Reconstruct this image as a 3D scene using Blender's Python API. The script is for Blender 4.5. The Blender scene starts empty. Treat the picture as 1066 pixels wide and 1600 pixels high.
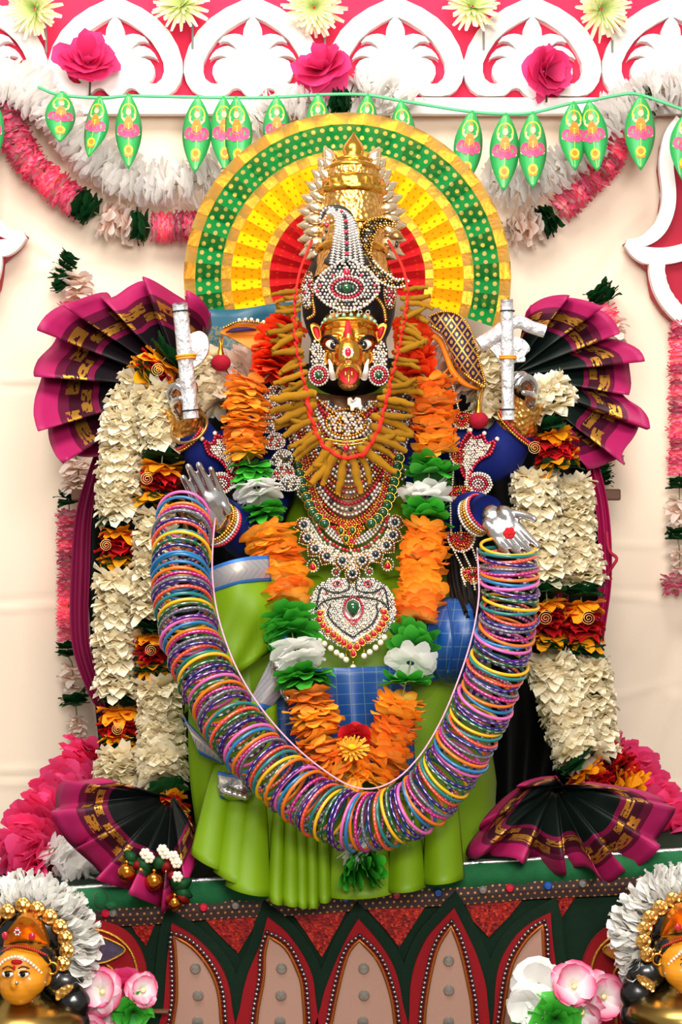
import bpy, bmesh, math, random
from math import sin, cos, pi, radians as R, sqrt, atan2
from mathutils import Vector, Matrix, noise
from mathutils.geometry import tessellate_polygon
random.seed(7)
scene = bpy.context.scene
COL = scene.collection
# ------------------------------------------------------------ camera, world, lights, exposure
D = 3.0            # camera distance to the plane y = 0
Z0 = 1.30          # camera height
cam_d = bpy.data.cameras.new('camera'); cam = bpy.data.objects.new('camera', cam_d)
COL.objects.link(cam); scene.camera = cam
cam.location = (0, -D, Z0); cam.rotation_euler = (pi/2, 0, 0)
cam_d.sensor_fit = 'VERTICAL'; cam_d.sensor_height = 36.0
cam_d.lens = 36.0*D/1.6; cam_d.clip_end = 50
vs = scene.view_settings
vs.view_transform = 'Standard'; vs.look = 'None'; vs.gamma = 1.0; vs.use_curve_mapping = False
vs.exposure = 0.0
W = bpy.data.worlds.new('room_light'); scene.world = W; W.use_nodes = True
W.node_tree.nodes['Background'].inputs[0].default_value = (1.0, 0.95, 0.89, 1)
W.node_tree.nodes['Background'].inputs[1].default_value = 0.50
def area(name, loc, target, size, power, col, size_y=None):
    l = bpy.data.lights.new(name, 'AREA'); l.energy = power; l.color = col; l.size = size
    if size_y: l.shape = 'RECTANGLE'; l.size_y = size_y
    o = bpy.data.objects.new(name, l); COL.objects.link(o); o.location = loc
    o.rotation_euler = (Vector(target)-Vector(loc)).to_track_quat('-Z', 'Y').to_euler()
    return o
area('ceiling_panel_light', (-0.35, -1.25, 3.0), (0, 0.2, 1.6), 1.5, 58, (1.0, 0.955, 0.89), 0.9)
area('photographers_flash', (0.25, -2.9, 2.0), (0, 0.1, 1.45), 0.9, 68, (1.0, 0.97, 0.93), 0.7)

# ------------------------------------------------------------ helpers
def S(y): return 0.001*(D+y)/D                      # metres per photo pixel at depth y
def P(px, py, y=0.0):
    s = S(y); return Vector(((px-533)*s, y, Z0+(800-py)*s))
def lerp(a, b, t): return a+(b-a)*t
def hexc(h):
    v = [int(h[i:i+2], 16)/255 for i in (0, 2, 4)]
    return tuple(c/12.92 if c <= .04045 else ((c+.055)/1.055)**2.4 for c in v)+(1.0,)
MATS = {}
class NT:
    def __init__(s, name):
        s.m = bpy.data.materials.new(name); s.m.use_nodes = True
        s.t = s.m.node_tree; s.b = s.t.nodes['Principled BSDF']
    def n(s, typ, **kw):
        nd = s.t.nodes.new(typ)
        for k, v in kw.items():
            if k.startswith('i_'):
                key = k[2:]; key = int(key) if key.isdigit() else key
                nd.inputs[key].default_value = v
            else: setattr(nd, k, v)
        return nd
    def l(s, a, b): s.t.links.new(a, b)
    def math(s, op, a, b=None, c=None):
        nd = s.t.nodes.new('ShaderNodeMath'); nd.operation = op
        for i, v in enumerate((a, b, c)):
            if v is None: continue
            if isinstance(v, (int, float)): nd.inputs[i].default_value = v
            else: s.l(v, nd.inputs[i])
        return nd.outputs[0]
    def mix(s, f, a, b, typ='MIX'):
        nd = s.t.nodes.new('ShaderNodeMix'); nd.data_type = 'RGBA'; nd.blend_type = typ
        for sock, v in ((nd.inputs[0], f), (nd.inputs[6], a), (nd.inputs[7], b)):
            if isinstance(v, (int, float, tuple)): sock.default_value = v
            else: s.l(v, sock)
        return nd.outputs[2]
    def ramp(s, fac, stops, interp='LINEAR'):
        nd = s.t.nodes.new('ShaderNodeValToRGB'); nd.color_ramp.interpolation = interp
        e = nd.color_ramp.elements
        while len(e) < len(stops): e.new(0.5)
        for i, (p, c) in enumerate(stops): e[i].position = p; e[i].color = c
        s.l(fac, nd.inputs[0]); return nd.outputs[0]
    def noise(s, scale, detail=3, coord='Object'):
        tc = s.t.nodes.new('ShaderNodeTexCoord'); nz = s.t.nodes.new('ShaderNodeTexNoise')
        nz.inputs['Scale'].default_value = scale; nz.inputs['Detail'].default_value = detail
        s.l(tc.outputs[coord], nz.inputs['Vector']); return nz.outputs['Fac']
    def bump(s, fac, strength, dist=0.002):
        b = s.t.nodes.new('ShaderNodeBump'); b.inputs['Strength'].default_value = strength
        b.inputs['Distance'].default_value = dist; s.l(fac, b.inputs['Height'])
        s.l(b.outputs[0], s.b.inputs['Normal'])
    def uv(s):
        tc = s.t.nodes.new('ShaderNodeTexCoord'); sp = s.t.nodes.new('ShaderNodeSeparateXYZ')
        s.l(tc.outputs['UV'], sp.inputs[0]); return sp.outputs[0], sp.outputs[1], tc.outputs['UV']
def mat(name, col, rough=.6, metal=0, var=.12, ns=40, bump=0, bs=250, sheen=0, ramp=None, rv=0, spec=None, coat=0, sss=0, trans=0, rhue=0, thin=0):
    """procedural material: noise-varied colour, optional ramp along the petal ('t'), optional per-object variation"""
    if name in MATS: return MATS[name]
    k = NT(name); b = k.b
    c = hexc(col) if isinstance(col, str) else col
    if ramp:
        at = k.n('ShaderNodeAttribute', attribute_name='t')
        cc = k.ramp(at.outputs['Fac'], [(p, hexc(h)) for p, h in ramp])
    else:
        rgb = k.n('ShaderNodeRGB'); rgb.outputs[0].default_value = c; cc = rgb.outputs[0]
    nf = k.noise(ns)
    val = k.math('ADD', k.math('MULTIPLY', nf, 2*var), 1-var)
    oi = k.n('ShaderNodeObjectInfo')
    hs = k.n('ShaderNodeHueSaturation'); k.l(cc, hs.inputs['Color'])
    if rv: val = k.math('ADD', val, k.math('MULTIPLY', k.math('SUBTRACT', oi.outputs['Random'], .5), 2*rv))
    if rhue:
        k.l(k.math('ADD', k.math('MULTIPLY', k.math('SUBTRACT', oi.outputs['Random'], .5), 2*rhue), .5), hs.inputs['Hue'])
    k.l(val, hs.inputs['Value']); k.l(hs.outputs[0], b.inputs['Base Color'])
    b.inputs['Roughness'].default_value = rough; b.inputs['Metallic'].default_value = metal
    if spec is None and not metal and not coat: spec = .28
    if spec is not None: b.inputs['Specular IOR Level'].default_value = spec
    if sheen: b.inputs['Sheen Weight'].default_value = sheen
    if coat: b.inputs['Coat Weight'].default_value = coat; b.inputs['Coat Roughness'].default_value = .08
    if trans: b.inputs['Transmission Weight'].default_value = trans
    if sss:
        b.inputs['Subsurface Weight'].default_value = sss; b.inputs['Subsurface Scale'].default_value = .01
    if bump: k.bump(k.noise(bs, 4), bump)
    if thin:      # thin cloth or plastic lets light through
        tr = k.n('ShaderNodeBsdfTranslucent'); mx = k.n('ShaderNodeMixShader'); mx.inputs[0].default_value = thin
        k.l(hs.outputs[0], tr.inputs['Color']); k.l(b.outputs[0], mx.inputs[1]); k.l(tr.outputs[0], mx.inputs[2])
        k.l(mx.outputs[0], k.t.nodes['Material Output'].inputs['Surface'])
    MATS[name] = k.m
    return k.m

ICO = None
def ico():
    global ICO
    if ICO is None:
        bm = bmesh.new(); bmesh.ops.create_icosphere(bm, subdivisions=1, radius=1)
        bm.verts.ensure_lookup_table()
        ICO = ([v.co.copy() for v in bm.verts], [[v.index for v in f.verts] for f in bm.faces]); bm.free()
    return ICO
class MB:
    """collects geometry in world space and links it as ONE mesh object"""
    def __init__(s): s.v = []; s.f = []; s.m = []; s.uv = []; s.t = []; s.mi = 0
    def vert(s, p, uv=(0, 0), t=0.0): s.v.append(Vector(p)); s.uv.append(uv); s.t.append(t); return len(s.v)-1
    def face(s, idx): s.f.append(list(idx)); s.m.append(s.mi)
    def grid(s, pts, uvs=None, ts=None, cu=False, cv=False):
        n, m = len(pts), len(pts[0]); b = len(s.v)
        for i in range(n):
            for j in range(m):
                s.vert(pts[i][j], uvs[i][j] if uvs else (i/max(1, n-1), j/max(1, m-1)), ts[i][j] if ts else 0)
        for i in range(n if cu else n-1):
            for j in range(m if cv else m-1):
                a, c = (i+1) % n, (j+1) % m
                s.face((b+i*m+j, b+a*m+j, b+a*m+c, b+i*m+c))
        return s
    def tube(s, path, r, n=8, closed=False, caps=True, flat=1.0, up=None):
        path = [Vector(p) for p in path]; k = len(path)
        rr = r if isinstance(r, (list, tuple)) else [r]*k
        rings = []; prev = None
        for i in range(k):
            if closed: t = path[(i+1) % k]-path[i-1]
            else: t = path[min(i+1, k-1)]-path[max(i-1, 0)]
            if t.length < 1e-9: t = Vector((0, 0, 1))
            t.normalize()
            if prev is None:
                u = Vector(up) if up else (Vector((0, 1, 0)) if abs(t.y) < .8 else Vector((1, 0, 0)))
            else: u = prev
            u = (u-t*u.dot(t))
            if u.length < 1e-6: u = t.orthogonal()
            u.normalize(); prev = u; w = t.cross(u)
            rings.append([path[i]+u*(rr[i]*flat*cos(2*pi*j/n))+w*(rr[i]*sin(2*pi*j/n)) for j in range(n)])
        b = len(s.v); s.grid(rings, cu=closed, cv=True)
        if caps and not closed:
            s.face([b+j for j in range(n)][::-1]); s.face([b+(k-1)*n+j for j in range(n)])
        return s
    def lathe(s, prof, M=None, n=24, fl=None):
        """prof: list of (radius, height) around local Z; fl(a, i) scales the radius"""
        M = M or Matrix()
        rings = []
        for i, (r, h) in enumerate(prof):
            rings.append([M @ Vector((r*(fl(2*pi*j/n, i) if fl else 1)*cos(2*pi*j/n), r*(fl(2*pi*j/n, i) if fl else 1)*sin(2*pi*j/n), h)) for j in range(n)])
        uvs = [[(j/n, i/max(1, len(prof)-1)) for j in range(n)] for i in range(len(prof))]
        s.grid(rings, uvs, cv=True); return s
    def ball(s, c, r, sq=(1, 1, 1), n=10, M=None):
        """uv sphere scaled by sq (and rotated by M)"""
        c = Vector(c); M = M or Matrix.Identity(3)
        rows = []
        k = max(4, n//2)
        for i in range(k+1):
            a = -pi/2+pi*i/k
            rows.append([c+M @ Vector((r*sq[0]*cos(a)*cos(2*pi*j/n), r*sq[1]*cos(a)*sin(2*pi*j/n), r*sq[2]*sin(a))) for j in range(n)])
        s.grid(rows, cv=True); return s
    def bead(s, c, r, sq=None):
        vv, ff = ico(); b = len(s.v); c = Vector(c)
        for v in vv: s.vert(c+(Vector((v.x*sq[0], v.y*sq[1], v.z*sq[2])) if sq else v)*r)
        for f in ff: s.face([b+i for i in f])
        return s
    def box(s, a, b):
        a, b = Vector(a), Vector(b); k = len(s.v)
        for z in (a.z, b.z):
            for x, y in ((a.x, a.y), (b.x, a.y), (b.x, b.y), (a.x, b.y)): s.vert((x, y, z))
        for f in ((0, 3, 2, 1), (4, 5, 6, 7), (0, 1, 5, 4), (1, 2, 6, 5), (2, 3, 7, 6), (3, 0, 4, 7)): s.face([k+i for i in f])
        return s
    def prism(s, outer, holes=(), y0=0, th=0.01, px=True, bulge=None, uvs=1.0):
        """outline(s) in photo pixels at depth y0, thickened by th away from the camera; bulge(x,y)->extra depth"""
        loops = [list(outer)]+[list(h) for h in holes]
        pts = []; k = len(s.v)
        for lp in loops:
            for q in lp:
                d = y0+(bulge(*q) if bulge else 0)
                pts.append(P(q[0], q[1], d))
        tri = tessellate_polygon([[Vector((q[0], q[1], 0)) for q in lp] for lp in loops])
        flat = [q for lp in loops for q in lp]
        for p, q in zip(pts, flat): s.vert(p, (q[0]*uvs, q[1]*uvs))
        for p, q in zip(pts, flat): s.vert(p+Vector((0, th, 0)), (q[0]*uvs, q[1]*uvs))
        N = len(pts)
        for t in tri:
            a, b, c = pts[t[0]], pts[t[1]], pts[t[2]]
            o = list(t) if (b-a).cross(c-a).y < 0 else [t[0], t[2], t[1]]
            s.face([k+i for i in o]); s.face([k+N+i for i in o[::-1]])
        o = 0
        for lp in loops:
            n = len(lp)
            for i in range(n):
                j = (i+1) % n; s.face((k+o+i, k+o+j, k+N+o+j, k+N+o+i))
            o += n
        return s
    def build(s, name, mats, parent=None, smooth=True, label=None, cat=None, group=None, kind=None, bevel=0, mods=(), recalc=False, solid=0):
        xs = [p.x for p in s.v]; ys = [p.y for p in s.v]; zs = [p.z for p in s.v]
        c = Vector(((min(xs)+max(xs))/2, (min(ys)+max(ys))/2, (min(zs)+max(zs))/2))
        me = bpy.data.meshes.new(name)
        me.from_pydata([p-c for p in s.v], [], s.f)
        if not isinstance(mats, (list, tuple)): mats = [mats]
        for m_ in mats: me.materials.append(m_)
        me.polygons.foreach_set('material_index', s.m)
        me.polygons.foreach_set('use_smooth', [smooth]*len(s.f))
        uvl = me.uv_layers.new(name='UVMap')
        fl = []
        for l in me.loops: fl.extend(s.uv[l.vertex_index])
        uvl.data.foreach_set('uv', fl)
        if any(s.t):
            at = me.attributes.new('t', 'FLOAT', 'POINT'); at.data.foreach_set('value', s.t)
        if recalc:
            bm = bmesh.new(); bm.from_mesh(me); bmesh.ops.recalc_face_normals(bm, faces=bm.faces); bm.to_mesh(me); bm.free()
        me.update()
        o = bpy.data.objects.new(name, me); COL.objects.link(o)
        put(o, Matrix.Translation(c), parent)
        if bevel:
            md = o.modifiers.new('bevel', 'BEVEL'); md.width = bevel; md.segments = 2; md.limit_method = 'ANGLE'
        if solid:
            md = o.modifiers.new('solid', 'SOLIDIFY'); md.thickness = solid; md.offset = 0
        for typ, kw in mods:
            md = o.modifiers.new(typ.lower(), typ)
            for a, v in kw.items(): setattr(md, a, v)
        tag(o, label, cat, group, kind)
        return o
def wloc(o):
    p = Vector((0, 0, 0))
    while o: p += o.location; o = o.parent
    return p
def put(o, M, parent=None):
    """place object at world matrix M; every parent is a pure translation"""
    if parent: o.parent = parent; M = Matrix.Translation(-wloc(parent)) @ M
    o.matrix_basis = M
def tag(o, label=None, cat=None, group=None, kind=None):
    for k, v in (('label', label), ('category', cat), ('group', group), ('kind', kind)):
        if v: o[k] = v
    return o
def thing(name, loc, label, cat, group=None, kind=None):
    o = bpy.data.objects.new(name, None); o.empty_display_size = .02; COL.objects.link(o); o.location = Vector(loc)
    return tag(o, label, cat, group, kind)
def inst(name, me, M, parent=None, label=None, cat=None, group=None):
    o = bpy.data.objects.new(name, me); COL.objects.link(o); put(o, M, parent); return tag(o, label, cat, group)
def strip(o):
    """keep the mesh of a prototype object, drop the object"""
    me = o.data; bpy.data.objects.remove(o); return me
def cr(pts, n):
    """Catmull-Rom through pts (Vectors or tuples), n samples, evenly spaced by arc length"""
    pts = [Vector(p) for p in pts]; q = [2*pts[0]-pts[1]]+pts+[2*pts[-1]-pts[-2]]; dense = []
    for i in range(1, len(q)-2):
        p0, p1, p2, p3 = q[i-1:i+3]
        for k in range(16):
            t = k/16
            dense.append(.5*((2*p1)+(p2-p0)*t+(2*p0-5*p1+4*p2-p3)*t*t+(3*p1-p0-3*p2+p3)*t**3))
    dense.append(pts[-1].copy())
    L = [0]
    for a, b in zip(dense, dense[1:]): L.append(L[-1]+(b-a).length)
    out = []; j = 0
    for i in range(n):
        d = L[-1]*i/max(1, n-1)
        while j < len(L)-2 and L[j+1] < d: j += 1
        f = (d-L[j])/max(1e-9, L[j+1]-L[j]); out.append(dense[j].lerp(dense[j+1], min(1, f)))
    return out
def plen(pts):
    return sum((Vector(b)-Vector(a)).length for a, b in zip(pts, pts[1:]))
def px_path(l, n=None, step=None):
    w = [P(*q) for q in l]
    if n is None: n = max(2, int(plen(w)/step)+1)
    return cr(w, n)
def frame(t, spin=0, tilt=0, tdir=0):
    """rotation whose Z follows t"""
    z = Vector(t).normalized(); q = z.to_track_quat('Z', 'Y').to_matrix()
    return (q @ Matrix.Rotation(tdir, 3, 'Z') @ Matrix.Rotation(tilt, 3, 'X') @ Matrix.Rotation(spin, 3, 'Z')).to_4x4()

# ------------------------------------------------------------ petals and garlands
def bloom_mesh(name, m_, n=10, rows=((.15, 1.0, .35),), width=1.25, tip='round', curl=.25, jit=.12, K=3, J=2, seed=0, cup=.12):
    """ring(s) of petals around Z, unit radius; rows: (inner r, outer r, cone slope)"""
    rnd = random.Random(seed); mb = MB()
    for ri, (r0, r1, cone) in enumerate(rows):
        for i in range(n):
            a = 2*pi*(i+.5*ri)/n+rnd.uniform(-.25, .25)*2*pi/n
            L = (r1-r0)*rnd.uniform(1-jit, 1+jit); w = width*pi*r1/n*rnd.uniform(.85, 1.2)
            co = cone+rnd.uniform(-jit, jit); cl = curl*rnd.uniform(.2, 1.6); tw = rnd.uniform(-.35, .35)
            pts, ts, uvs = [], [], []
            for k in range(K+1):
                t = k/K; row = []; tr = []
                if tip == 'round': ww = w*(.35+.65*sin(pi*min(1, t*.62+.12)))*(1 if t < .99 else .72)
                elif tip == 'point': ww = w*sin(pi*(.16+.80*t))
                elif tip == 'strip': ww = w*(.8+.2*t) if t < .99 else w*.55
                else: ww = w*(.3+.7*t)
                rad = r0+L*t; z = co*L*t-cl*L*t*t
                for j in range(J+1):
                    u = 2*j/J-1
                    rr = rad+(0.10*L*(1-abs(u))*t if tip == 'round' else 0)
                    zz = z+cup*w*(u*u)*t+tw*u*ww*t+rnd.uniform(-1, 1)*jit*.25*L*t
                    if tip == 'ruffle' and k == K: rr += rnd.uniform(-.05, .05); zz += .07*(-1)**j+rnd.uniform(-.05, .05)
                    row.append(Vector((rr*cos(a)-u*ww*sin(a), rr*sin(a)+u*ww*cos(a), zz)))
                    tr.append(t if t > 0 else .001)
                pts.append(row); ts.append(tr)
            mb.grid(pts, ts=ts)
    o = mb.build(name, m_, smooth=True)
    # keep the ring centred on its own axis
    c = o.location.copy(); me = o.data
    for v in me.vertices: v.co += c
    return strip(o)
def variants(name, m_, k=3, **kw): return [bloom_mesh(name, m_, seed=i*7+len(name), **kw) for i in range(k)]
def string_blooms(root, path, meshes, rad, spacing, name='bloom', tilt=.25, rnd=random, squash=1.0, flip=False, taper=None):
    """thread blooms on a path; rad and spacing in metres"""
    n = max(1, int(round(plen(path)/spacing))); pp = cr(path, n+1) if n > 1 else [path[0], path[-1]]
    for i in range(n):
        p = (pp[i]+pp[i+1])/2; t = (pp[i+1]-pp[i]).normalized()
        if flip: t = -t
        r_ = rad*rnd.uniform(.92, 1.1)*(taper(i/max(1, n-1)) if taper else 1)
        M = Matrix.Translation(p) @ frame(-t, rnd.uniform(0, 6.28), rnd.uniform(0, tilt), rnd.uniform(0, 6.28)) @ Matrix.Diagonal((r_, r_, r_*squash, 1))
        inst(name, meshes[rnd.randrange(len(meshes))], M, root)
# ------------------------------------------------------------ the setting
def cloth_mat(name, col, var=.05, bs=900, rough=.9, bump=.15, sheen=.2):
    return mat(name, col, rough, var=var, ns=6, bump=bump, bs=bs, sheen=sheen)
YW = 0.45
mb = MB(); mb.box((-2.2, YW+.03, 0), (2.2, YW+.13, 3.0)); mb.build('wall_back', mat('plaster', 'E9DCCB', .9, bump=.2, bs=60), smooth=False, kind='structure')
mb = MB(); mb.box((-2.2, -4.5, -.1), (2.2, YW+.13, 0)); mb.build('floor', mat('floor_tile', '9A8C7C', .5, bump=.1, bs=20), smooth=False, kind='structure')
# cream backdrop cloth with stretched creases and pressed fold lines
cream = cloth_mat('backdrop_cotton', 'F3DFC8', bs=1500)
def ridge(x, y, a, b, w, h):
    ax, ay = a; bx, by = b; dx, dy = bx-ax, by-ay; L2 = dx*dx+dy*dy
    t = max(0, min(1, ((x-ax)*dx+(y-ay)*dy)/L2)); d = sqrt((x-ax-t*dx)**2+(y-ay-t*dy)**2)
    return h*math.exp(-(d/w)**2)*(1-.55*t)
CREASE = [((95, 412), (30, 352), 7, -.006), ((95, 414), (0, 440), 6, -.005), ((95, 412), (230, 392), 6, -.004), ((95, 412), (20, 385), 9, .004),
          ((975, 385), (955, 450), 8, -.006), ((975, 385), (900, 470), 9, .004), ((1000, 330), (960, 370), 7, -.005),
          ((0, 592), (170, 592), 4, -.004), ((0, 606), (170, 604), 4, .003), ((0, 952), (120, 945), 4, -.004), ((0, 940), (110, 932), 5, .003),
          ((0, 1203), (140, 1200), 4, -.005), ((0, 1226), (140, 1222), 4, -.004), ((950, 930), (1066, 942), 4, -.005), ((1066, 925), (960, 922), 6, .003),
          ((960, 1090), (1066, 1062), 6, -.004), ((1066, 1000), (1000, 1150), 22, .012), ((1050, 1090), (990, 1230), 12, -.008), ((1066, 880), (985, 1010), 16, -.006),
          ((1066, 1228), (960, 1222), 4, -.005), ((960, 850), (1066, 855), 4, -.003)]
pts = []; uvs = []
nx, ny = 200, 270
for i in range(nx+1):
    row = []
    for j in range(ny+1):
        px = -330+1726*i/nx; py = -80+1700*j/ny
        d = .006*noise.noise((px/240, py/420, 3.1))+.003*noise.noise((px/90, py/300, 9.0))
        for a, b, w, h in CREASE:
            if min(a[0], b[0])-3*w-60 < px < max(a[0], b[0])+3*w+60: d += ridge(px, py, a, b, w, h)
        q = P(px, py, YW); row.append(Vector((q.x, YW+d, q.z)))
    pts.append(row)
mb = MB(); mb.grid(pts)
mb.build('backdrop_cloth', cream, label='cream cotton backdrop cloth stretched over the wall behind the statue', cat='backdrop')

# ---- carved frieze board along the top
white = mat('white_foam_board', 'F7F3F0', .55, var=.03, ns=20, bump=.05, bs=80)
pinkred = mat('crimson_backing_cloth', 'E0264E', .7, var=.08, ns=10)
darkred = mat('dark_red_board', 'A81630', .65, var=.08, ns=12)
YF = .41
fr = thing('carved_frieze', P(533, 178, YF), 'white carved frieze of pointed arches on crimson backing above the statue', 'frieze')
q0, q1 = P(-260, -120, YF+.015), P(1330, 165, YF+.015)
mb = MB(); mb.box((q0.x, YF+.010, q1.z), (q1.x, YF+.030, q0.z)); mb.build('backing', pinkred, fr, smooth=False)
q0, q1 = P(-260, 152, YF-.012), P(1330, 178, YF-.012)
mb = MB(); mb.box((q0.x, YF-.012, q1.z), (q1.x, YF+.008, q0.z)); mb.build('rail', white, fr, smooth=False, bevel=.002)
def motif(cx, sx=1.0, dy=0):
    half = [(0, -6), (18, 1), (42, 12), (66, 28), (86, 48), (100, 72), (107, 95), (108, 112), (104, 128), (96, 140), (86, 147), (72, 150), (58, 150), (44, 149), (38, 145), (32, 139), (25, 137), (19, 139), (14, 145), (7, 151), (0, 155)]
    hole = [(2.4, 26), (20, 34), (40, 47), (57, 63), (69, 81), (77, 98), (78, 112), (74, 123), (66, 130), (57, 131), (53, 129), (59, 124), (63, 115), (62, 104), (56, 95), (47, 91), (38, 90),
            (47, 87), (55, 87), (62, 89), (67, 92), (63, 84), (56, 77), (47, 73), (38, 72), (30, 75), (24, 79), (30, 71), (38, 65), (46, 64), (53, 66), (47, 58), (38, 54), (28, 53), (21, 54), (15, 56), (14, 45), (9, 34), (4.5, 29)]
    def sm(l):
        r = [(p.x, p.y) for p in cr([Vector((a, b, 0)) for a, b in l], len(l)*2)]
        return r
    h = half
    out = [(cx+a*sx, b+dy) for a, b in h]+[(cx-a*sx, b+dy) for a, b in h[-2:0:-1]]
    hr = [(cx+a*sx, b+dy) for a, b in hole]; hl = [(cx-a*sx, b+dy) for a, b in hole][::-1]
    mb = MB(); mb.prism(out, [hr, hl], YF-.014, .022); mb.build('arch_motif', white, fr, smooth=False, bevel=.0009)
for cx in (-33, 180, 395, 618, 832, 1049): motif(cx, 1.0 if cx != 180 else .98)
for cx in (-246, 1266): motif(cx)
# lower side carvings with dark red edge (white scroll ribbons on a dark red board)
def ribbon_outline(c, w):
    pts = cr([Vector((a, b, 0)) for a, b in c], 34); n = len(pts)
    L_, R_ = [], []
    for i in range(n):
        t = (pts[min(n-1, i+1)]-pts[max(0, i-1)]).normalized(); nn = Vector((-t.y, t.x, 0))
        ww = w(i/(n-1)) if callable(w) else w
        L_.append(pts[i]+nn*ww); R_.append(pts[i]-nn*ww)
    return [(p.x, p.y) for p in L_]+[(p.x, p.y) for p in R_[::-1]]
def side_carving(mir, dy, label):
    fx = (lambda x: 1066-x-dxm) if mir else (lambda x: x)
    dxm = 0
    f2 = lambda l: [(fx(a), b+dy) for a, b in l]
    root = thing('scroll_carving', P(fx(1060), 520+dy, YF), label, 'carving')
    back = [(1046, 196), (1034, 226), (1030, 262), (1036, 300), (1030, 340), (1012, 366), (976, 380), (990, 400), (1014, 420), (1016, 440), (1020, 462), (1038, 488), (1066, 508), (1240, 560), (1240, 196)]
    mb = MB(); mb.prism(f2(back), [], YF-.004, .03); mb.build('board', darkred, root, smooth=False)
    for ri, (c, w) in enumerate(((((1066, 188), (1050, 210), (1043, 240), (1042, 262), (1046, 300), (1043, 330), (1030, 358), (1005, 377), (980, 380)), lambda t: 11-6*max(0, t-.8)*5*.9),
                 (((978, 381), (1000, 396), (1030, 400), (1060, 396), (1110, 380)), lambda t: min(13, 3+t*40)),
                 (((1027, 402), (1028, 430), (1038, 460), (1060, 488), (1100, 520)), 12))):
        mb = MB(); mb.prism(f2(ribbon_outline(c, w)), [], YF-.020-.0015*ri, .018); mb.build('ribbon', white, root, smooth=False, bevel=.002)
side_carving(False, 0, 'white and dark red scroll carving on the right edge of the backdrop')
# left carving is shifted outwards so that only its pointed tip shows
side_carving(True, -12, 'white and dark red scroll carving tip at the left edge of the backdrop')
for o in [o for o in COL.objects if o.name.startswith('scroll_carving')][-1:]: o.location.x -= .048*S(YF)*1000

# ---- pedestal: lotus throne front
YP = -.30
velvet = mat('emerald_velvet', '0A5A2E', .75, var=.35, ns=60, bump=.5, bs=400, sheen=.15)
dkgreen = mat('dark_green_felt', '04200F', .9, var=.3, ns=120, bump=.4, bs=600)
redfelt = mat('red_felt', '860712', .85, var=.12, ns=80, bump=.3, bs=700)
brocade = None
k = NT('pink_beige_brocade'); u, v, uvv = k.uv()
br = k.math('MULTIPLY', k.math('SINE', k.math('MULTIPLY', v, 2.1)), .5); b2 = k.math('MULTIPLY', k.math('SINE', k.math('MULTIPLY', u, 1.9)), .5)
f = k.math('ADD', k.math('MULTIPLY', br, b2), .5)
k.l(k.ramp(f, [(0.2, hexc('8A6052')), (.8, hexc('B8917C'))]), k.b.inputs['Base Color']); k.b.inputs['Roughness'].default_value = .6
k.bump(f, .4, .0008); brocade = k.m
k = NT('brown_dotted_braid'); u, v, uvv = k.uv()
def dotf(k, u, v, sx, sy, rad, stag=True):
    fy = k.math('DIVIDE', v, sy); row = k.math('FLOOR', fy)
    off = k.math('MULTIPLY', k.math('MODULO', k.math('ABSOLUTE', row), 2.0), .5) if stag else 0.0
    fx = k.math('ADD', k.math('DIVIDE', u, sx), off)
    dx = k.math('MULTIPLY', k.math('SUBTRACT', k.math('FRACT', fx), .5), sx); dy = k.math('MULTIPLY', k.math('SUBTRACT', k.math('FRACT', fy), .5), sy)
    d = k.math('SQRT', k.math('ADD', k.math('MULTIPLY', dx, dx), k.math('MULTIPLY', dy, dy)))
    return k.math('LESS_THAN', d, rad)
df = dotf(k, u, v, 11, 8.5, 1.9)
k.l(k.mix(df, hexc('260B0A'), hexc('C88A50')), k.b.inputs['Base Color']); k.b.inputs['Roughness'].default_value = .45
k.l(df, k.b.inputs['Metallic']); k.bump(df, .6, .001); braid = k.m
k = NT('red_sequin_net'); u, v, uvv = k.uv()
vo = k.n('ShaderNodeTexVoronoi'); vo.inputs['Scale'].default_value = .22; k.l(uvv, vo.inputs['Vector'])
k.l(k.ramp(vo.outputs['Color'], [(0.1, hexc('5A060A')), (.6, hexc('9E1412')), (.95, hexc('C8381C'))]), k.b.inputs['Base Color'])
k.b.inputs['Roughness'].default_value = .3; k.b.inputs['Metallic'].default_value = .35; k.bump(vo.outputs['Distance'], .6, .001); sequin = k.m
def ped_top(px): return 1396-(px-100)*.063        # top edge line of the pedestal
ped = thing('lotus_pedestal', Vector((0, YP+.18, 0)), 'wide lotus petal pedestal of red and green felt under the statue', 'pedestal')
def ped_pt(px, py, dy=0): return P(px, py, YP+dy)
mb = MB()
l0, r0 = -330, 1400
# body box (slightly tilted top, as photographed)
a, b_ = ped_pt(l0, ped_top(l0)+14), ped_pt(r0, ped_top(r0)+14)
k0 = len(mb.v)
for y in (YP+.012, YP+.36):
    mb.vert((a.x, y, 0)); mb.vert((b_.x, y, 0)); mb.vert((b_.x, y, b_.z)); mb.vert((a.x, y, a.z))
for f in ((0, 1, 2, 3), (5, 4, 7, 6), (3, 2, 6, 7), (0, 4, 5, 1), (0, 3, 7, 4), (1, 5, 6, 2)): mb.face(f)
mb.build('body', dkgreen, ped, smooth=False)
# velvet rolled edge
mb = MB(); n = 80
path = [P(lerp(l0, r0, i/n), ped_top(lerp(l0, r0, i/n))+12+1.5*sin(i*1.7), YP+.02) for i in range(n+1)]
mb.tube(path, [.021+.0015*sin(i*2.3) for i in range(n+1)], 12); mb.build('velvet_edge', velvet, ped)
# ribbon cord tied on the roll
mb = MB(); q = P(158, ped_top(158)+12, YP); mb.ball(q, .012, (1, .6, 1.15)); mb.ball(q+Vector((.014, -.006, -.008)), .006, (1.2, .6, 1)); mb.build('velvet_bow', velvet, ped)
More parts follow.
